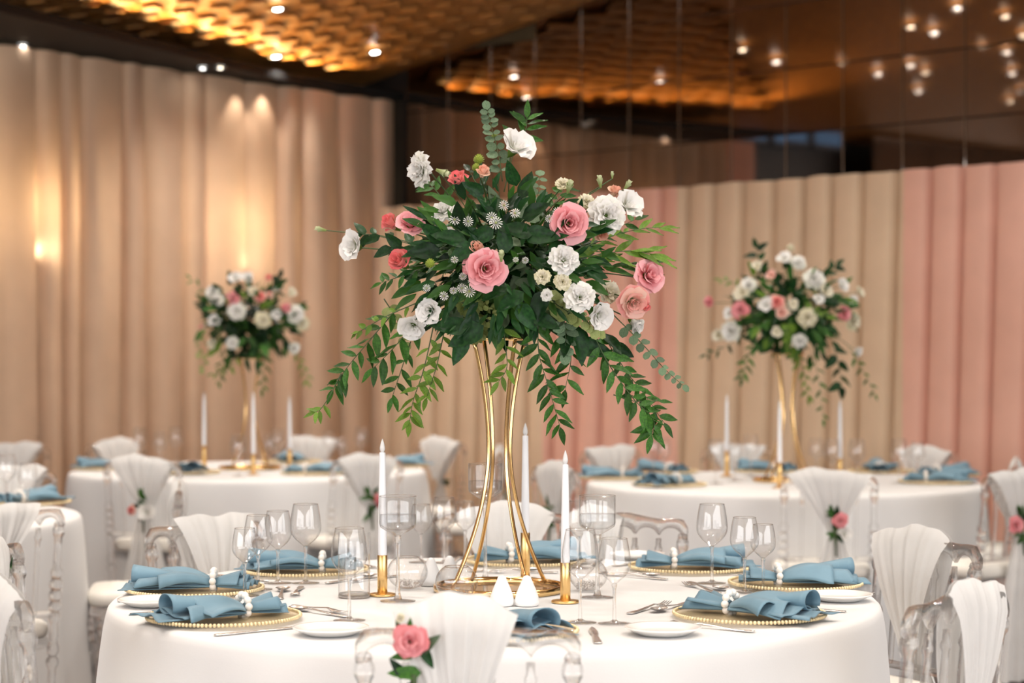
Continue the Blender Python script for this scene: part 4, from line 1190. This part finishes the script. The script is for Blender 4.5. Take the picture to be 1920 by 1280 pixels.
# sprigs: (points in the picture with distance offsets), leaf kind, green, length, count
def sp(pts, kind, g, L, n, **kw):
    if kind == 'ruscus': n = int(n*1.3+.5); L = L*1.15
    return sprig(bq, [bl(*q) for q in pts], kind, g, L, n, rb, **kw)
NL = 0
NL += sp([(760, 560, -.12), (700, 630, -.10), (650, 690, -.08), (625, 730, -.06)], 'ruscus', 1, .050, 15)
NL += sp([(640, 700, -.08), (622, 735, -.07), (612, 752, -.07), (600, 768, -.07), (592, 772, -.07)], 'ruscus', 2, .036, 4, start=.55)
NL += sp([(800, 560, -.15), (730, 590, -.13), (690, 612, -.10), (668, 625, -.08)], 'oval', 2, .032, 8)
NL += sp([(790, 590, -.14), (740, 650, -.14), (700, 690, -.12)], 'ruscus', 1, .054, 7)
NL += sp([(815, 600, -.16), (795, 690, -.17), (775, 750, -.16), (768, 790, -.15)], 'ruscus', 2, .044, 12)
NL += sp([(835, 610, -.17), (820, 680, -.18), (800, 745, -.17)], 'ruscus', 2, .038, 8)
NL += sp([(770, 640, -.1), (750, 700, -.1), (735, 745, -.1)], 'ruscus', 1, .042, 5)
NL += sp([(940, 590, -.2), (948, 650, -.2), (950, 690, -.2), (935, 715, -.2)], 'ruscus', 2, .042, 8)
NL += sp([(1010, 590, -.15), (1010, 660, -.17), (1030, 730, -.17), (1050, 800, -.16)], 'ruscus', 1, .050, 15)
NL += sp([(1040, 600, -.15), (1070, 660, -.17), (1060, 730, -.16)], 'ruscus', 1, .050, 8)
NL += sp([(1100, 600, -.14), (1140, 680, -.15), (1190, 750, -.14), (1225, 785, -.12), (1222, 815, -.12)], 'ruscus', 1, .050, 19)
NL += sp([(1120, 610, -.12), (1170, 690, -.1), (1205, 735, -.1), (1245, 792, -.1)], 'ruscus', 1, .046, 14)
NL += sp([(1150, 740, -.12), (1190, 752, -.12), (1235, 752, -.11)], 'ruscus', 1, .038, 4)
NL += sp([(1080, 470, -.12), (1140, 445, -.1), (1195, 430, -.06), (1240, 426, -.04)], 'long', 2, .062, 10, spread=.5)
NL += sp([(1050, 490, -.14), (1120, 478, -.14), (1180, 470, -.12), (1222, 476, -.1)], 'long', 2, .085, 10, spread=.4)
NL += sp([(1050, 505, -.1), (1130, 500, -.1), (1200, 492, -.08)], 'long', 1, .080, 8, spread=.4)
NL += sp([(1080, 470, -.05), (1130, 440, -.03), (1190, 412, 0)], 'ruscus', 1, .045, 7)
NL += sp([(945, 360, -.05), (962, 290, -.03), (985, 245, -.02), (988, 222, -.02)], 'ruscus', 1, .050, 6, start=.45)
NL += sp([(830, 470, -.12), (760, 452, -.1), (705, 440, -.05), (680, 440, -.04)], 'oval', 0, .058, 8)
NL += sp([(800, 500, -.1), (745, 520, -.1), (715, 530, -.08)], 'ruscus', 1, .042, 6)
NL += sp([(850, 400, -.06), (820, 360, -.04), (805, 345, -.02)], 'ruscus', 1, .045, 5)
NL += sp([(950, 380, -.1), (900, 350, -.1), (880, 320, -.05)], 'ruscus', 0, .050, 6)
NL += sp([(1010, 420, -.15), (1040, 380, -.1), (1060, 350, -.04)], 'ruscus', 1, .046, 6)
# eucalyptus
NL += sp([(942, 340, -.04), (935, 290, -.03), (922, 240, -.02), (914, 206, -.02)], 'round', 3, .030, 10, pair=True, spread=1.2, tip=True)
NL += sp([(975, 420, -.15), (1005, 380, -.12), (1012, 330, -.05)], 'round', 3, .034, 7, pair=True, spread=1.2)
NL += sp([(1010, 545, -.2), (1050, 575, -.2), (1090, 598, -.2), (1118, 618, -.19)], 'round', 4, .038, 8, pair=True, spread=1.2)
NL += sp([(1030, 560, -.18), (1058, 600, -.2), (1060, 660, -.2)], 'round', 3, .038, 7, pair=True, spread=1.2)
NL += sp([(1150, 590, -.1), (1200, 640, -.1), (1245, 690, -.1), (1280, 722, -.1)], 'round', 3, .026, 9, pair=True, spread=1.1)
NL += sp([(720, 560, -.06), (745, 600, -.08), (760, 640, -.08)], 'round', 4, .030, 5, pair=True)
# broad dark leaves standing proud of the mass
for (px, py, dx, dz, L) in [(850, 445, -1, .3, .10), (815, 440, -.8, .5, .085), (860, 410, -.2, 1, .085), (800, 470, -1, -.1, .09), (985, 350, .3, 1, .08), (960, 330, -.4, .9, .075), (1000, 395, .8, .5, .09),
     (975, 430, -.8, .2, .1), (1010, 440, .9, -.1, .1), (945, 450, -.2, .9, .09), (920, 400, -.7, .6, .08), (890, 355, -.8, .4, .07), (880, 625, -.9, -.5, .11), (850, 610, -1, .1, .10), (865, 650, -.3, -1, .09),
     (1090, 640, .2, -1, .11), (1110, 650, .9, -.2, .11), (1150, 640, .7, -.7, .08), (1010, 570, -.3, -.8, .1), (985, 590, .6, -.9, .09), (1020, 600, .9, -.4, .08), (960, 560, -.8, -.5, .09), (1030, 430, .6, .5, .09),
     (905, 440, -.7, -.4, .085), (870, 470, -.9, -.6, .085), (1030, 520, .9, -.3, .08), (930, 545, -.9, -.4, .08), (1060, 640, -.3, -1, .075), (740, 455, -.8, .7, .06), (720, 470, -1, -.5, .055), (1165, 655, .9, -.5, .07), (1100, 560, .8, .3, .06)]:
    p = bl(px, py, depth_for(px, py)-.03)
    L *= .84; leaf_obj(bq, 'broad', 0, p - Vector((dx, 0, dz)).normalized()*L*.4, (dx, rb.uniform(-.8, .1), dz), (rb.uniform(-.7, .7), -1, rb.uniform(-.1, .8)), L); NL += 1
for g in (0, 1):
    b = MB()
    for k in range(110 if g == 0 else 60):
        a_ = rb.uniform(0, 2*PI); q_ = math.sqrt(rb.uniform(.05, 1)); px, py = 945+185*q_*math.cos(a_), 492-140*q_*math.sin(a_)
        p = bl(px, py, depth_for(px, py)+rb.uniform(-.02, .03)); dx, dz = math.cos(a_), math.sin(a_)
        K = LEAF[rb.choice(['oval', 'ruscus', 'ruscus', 'long'])]
        b.add(K.v, K.f, leaf_matrix(p, (dx+rb.uniform(-.6, .6), -.5, dz+rb.uniform(-.7, .4)), (rb.uniform(-.5, .5), -1, .5), rb.uniform(.035, .065)))
    o = obj('small_leaves', b, M_GREEN[g], bq); o['kind'] = 'stuff'
sc['main_bouquet_leaves'] = NL

# the two smaller looking bouquets on the far tables
def far_bouquet(x, y, h, label, flowers, trails, seed, cpx, cpy, rx, rz, ntw):
    e = empty('floral_arrangement', (x, y, TABZ+.001+h)); tag(e, label, 'bouquet', 'tall wedding bouquets')
    O = Vector((x, y, TABZ+.001+h)); r2 = random.Random(seed); s = y/F
    loc = lambda px, py, dd: pt(px, py, y+dd) - O
    c_ = loc(cpx, cpy, 0)
    filler(e, r2, 420, rx, .20, rz, c_.z, (.05, .09), [0, 0, 1])
    for (px, py, kind, color, r_) in flowers:
        q_ = 1-((px-cpx)*s/(rx*1.3))**2-((py-cpy)*s/(rz*1.5))**2
        p = loc(px, py, -.24*math.sqrt(max(0, q_))); ax = (p - c_).normalized()*.7 + Vector((0, -.7, .15)); ax.normalize()
        rad = max(.028, r_*1.12*s)
        flower(e, kind, color, p - ax*rad*.4, ax, rad); stem(e, c_ + (p-c_)*.3, p - ax*rad*.5)
    for (pts, kind, g, L, n_) in trails:
        sprig(e, [loc(*q) for q in pts], kind, g, L, n_, r2)
    for k in range(ntw):
        a_ = r2.uniform(0, 2*PI); q_ = math.sqrt(r2.uniform(.15, 1))
        p = c_ + Vector((rx*1.02*q_*math.cos(a_), -.22*math.sqrt(1-q_*q_+.05), rz*1.05*q_*math.sin(a_)))
        leaf_obj(e, r2.choice(['oval', 'ruscus', 'broad']), r2.choice([0, 0, 1, 1, 2]), p, (math.cos(a_)+r2.uniform(-.5, .5), -.5, math.sin(a_)+r2.uniform(-.6, .4)), (r2.uniform(-.4, .4), -1, .5), r2.uniform(.05, .085))
Wl, Wc, Wr = 'lisianthus', 'carnation', 'rose'
LS = (-1.33, 9.75); RS = (1.255, 8.74)
stand(*LS, 'tall gold flower stand on the far left table', .35, .56)
stand(*RS, 'tall gold flower stand on the far right table', .25, .58)
far_bouquet(*LS, .56, 'smaller bouquet of white and coral flowers on the far left stand',
  [(397, 546, Wc, 'white', 14), (406, 562, Wc, 'white', 13), (440, 521, Wl, 'white', 13), (464, 520, Wl, 'white', 12), (443, 582, Wc, 'white', 17), (493, 599, Wc, 'cream', 15), (518, 590, Wl, 'white', 10), (556, 588, Wc, 'white', 17),
   (568, 606, Wc, 'cream', 14), (435, 643, Wc, 'white', 12), (553, 653, Wc, 'white', 11), (402, 600, Wl, 'white', 12), (397, 644, Wl, 'cream', 9), (548, 548, Wl, 'cream', 9), (488, 556, Wr, 'coral', 11), (436, 560, Wr, 'pink', 14),
   (503, 521, 'bud_rose', 'coral', 10), (537, 577, Wr, 'pink', 9), (379, 612, 'bud_rose', 'blush', 9), (505, 553, 'bud_rose', 'blush', 8), (473, 545, Wl, 'cream', 9)],
  [([(420, 620, -.1), (395, 650, -.1), (380, 690, -.1)], 'round', 4, .04, 8), ([(430, 640, -.15), (415, 680, -.15), (412, 715, -.15)], 'ruscus', 1, .05, 8), ([(485, 640, -.15), (495, 680, -.15), (492, 728, -.15)], 'ruscus', 1, .06, 9),
   ([(540, 650, -.1), (565, 680, -.1), (578, 715, -.1)], 'ruscus', 2, .045, 8), ([(400, 600, -.1), (378, 620, -.1), (372, 660, -.1)], 'round', 4, .04, 7), ([(420, 570, 0), (385, 545, 0), (358, 522, 0)], 'ruscus', 1, .045, 5),
   ([(500, 570, -.1), (520, 540, -.1), (525, 520, -.1)], 'broad', 0, .06, 5), ([(450, 660, -.1), (430, 690, -.1), (400, 700, -.1)], 'ruscus', 2, .05, 7)], 31, 470, 600, .25, .19, 60)
far_bouquet(*RS, .58, 'full bouquet of cream and pink flowers on the far right stand',
  [(1470, 484, Wl, 'white', 14), (1497, 491, Wc, 'white', 15), (1528, 521, Wc, 'white', 20), (1548, 543, Wl, 'cream', 14), (1580, 533, Wl, 'white', 13), (1402, 533, Wc, 'white', 15), (1390, 548, Wl, 'cream', 15), (1436, 571, Wl, 'white', 14),
   (1515, 595, Wc, 'cream', 18), (1500, 640, Wc, 'white', 14), (1368, 621, Wc, 'white', 19), (1347, 628, Wl, 'cream', 13), (1366, 588, Wl, 'white', 11), (1600, 563, Wl, 'white', 11), (1602, 602, Wc, 'cream', 17), (1420, 498, Wl, 'cream', 9),
   (1612, 547, Wl, 'cream', 9), (1609, 659, Wl, 'white', 7), (1330, 566, 'bud_rose', 'pink', 15), (1387, 580, Wr, 'pink', 17), (1456, 566, Wr, 'coral', 14), (1466, 586, Wr, 'blush', 12), (1585, 588, Wr, 'pink', 14), (1445, 516, Wl, 'blush', 9), (1535, 561, Wl, 'white', 10), (1487, 570, Wl, 'cream', 9), (1456, 622, Wl, 'cream', 9), (1482, 465, 'bud_rose', 'cream', 9)],
  [([(1420, 630, -.12), (1402, 670, -.12), (1392, 708, -.12)], 'ruscus', 1, .055, 10), ([(1480, 640, -.15), (1505, 690, -.16), (1515, 745, -.16)], 'ruscus', 2, .05, 11), ([(1520, 650, -.15), (1535, 710, -.15), (1544, 785, -.15)], 'ruscus', 1, .05, 9),
   ([(1560, 640, -.1), (1572, 680, -.1), (1578, 725, -.1)], 'broad', 0, .075, 6), ([(1590, 650, -.08), (1615, 690, -.08), (1640, 738, -.08)], 'ruscus', 1, .045, 8), ([(1400, 620, -.08), (1360, 650, -.08), (1325, 664, -.08)], 'ruscus', 0, .05, 7),
   ([(1440, 540, 0), (1425, 495, 0), (1418, 465, 0)], 'broad', 0, .065, 6), ([(1540, 540, 0), (1555, 510, 0), (1568, 497, 0)], 'broad', 0, .06, 4), ([(1400, 560, 0), (1375, 530, 0), (1352, 524, 0)], 'ruscus', 2, .045, 5), ([(1480, 600, -.2), (1479, 615, -.22), (1478, 635, -.22)], 'round', 2, .045, 6),
   ([(1500, 575, -.2), (1530, 580, -.22), (1556, 592, -.22)], 'round', 2, .04, 6)], 32, 1480, 585, .27, .20, 60)

# ------------------------------------------------------------------ ware on the far tables
def far_table(tc, name, settings, candles, glasses):
    for i, (px, py, nap, tw, where) in enumerate(settings):
        p = on_table(px, py); place_setting(p.x, p.y, tc, '%s of %s' % (where, name), nap, tw, full=False)
    for (px, py, hh, lh, where) in candles:
        candle(px, py, 'white taper candle %s of %s' % (where, name), 'gold candle holder %s of %s' % (where, name), hh, lh)
    for (k, px, py, where) in glasses:
        glass(k, px, py, 'wine glass %s of %s' % (where, name))
far_table(LT, 'the far left table',
  [(200, 880, 0, .1, 'at the left end'), (350, 888, 1, .9, 'at the front left'), (590, 889, 2, .8, 'at the front right'), (745, 875, 0, 0, 'at the right end'), (545, 868, 1, .3, 'at the back')],
  [(383, 880, .12, .27, 'left of the stand'), (475, 890, .10, .30, 'before the stand'), (543, 879, .10, .27, 'right of the stand')],
  [('large', 262, 872, 'leftmost at the back'), ('medium', 300, 877, 'second from the left'), ('large', 330, 870, 'third from the left, at the back'), ('large', 447, 893, 'left of the middle candle'), ('medium', 505, 882, 'behind the middle candle'),
   ('large', 520, 876, 'tall, right of the gold stand'), ('medium', 617, 874, 'right of the right candle'), ('small', 640, 879, 'small, right of the right candle'), ('large', 678, 871, 'rightmost at the back')])
far_table(RT, 'the far right table',
  [(1150, 898, 0, .1, 'at the left end'), (1255, 911, 1, .3, 'at the front left'), (1245, 887, 2, 0, 'at the back left'), (1755, 906, 0, 0, 'at the front right'), (1770, 893, 1, 0, 'at the right end'), (1650, 886, 2, .5, 'at the back right'), (1440, 885, 0, 1.0, 'at the back')],
  [(1363, 893, .12, .27, 'left of the stand'), (1462, 915, .11, .27, 'before the stand'), (1575, 900, .10, .27, 'right of the stand')],
  [('large', 1225, 896, 'beside the back left napkin'), ('medium', 1245, 892, 'behind the back left napkin'), ('large', 1342, 907, 'left of the left candle'), ('medium', 1378, 902, 'right of the left candle'), ('large', 1408, 893, 'left of the gold stand'), ('medium', 1530, 893, 'right of the gold stand'),
   ('large', 1560, 906, 'before the right candle'), ('large', 1607, 906, 'right of the right candle'), ('large', 1686, 905, 'at the right half'), ('medium', 1720, 902, 'rightmost')])
far_table(ET, 'the table cut off on the left', [(52, 945, 0, .2, 'at the visible edge')], [], [('large', 12, 950, 'at the visible edge'), ('medium', 52, 962, 'small, at the visible edge')])
print('leaves on the main bouquet', NL, 'objects', len(bpy.data.objects))
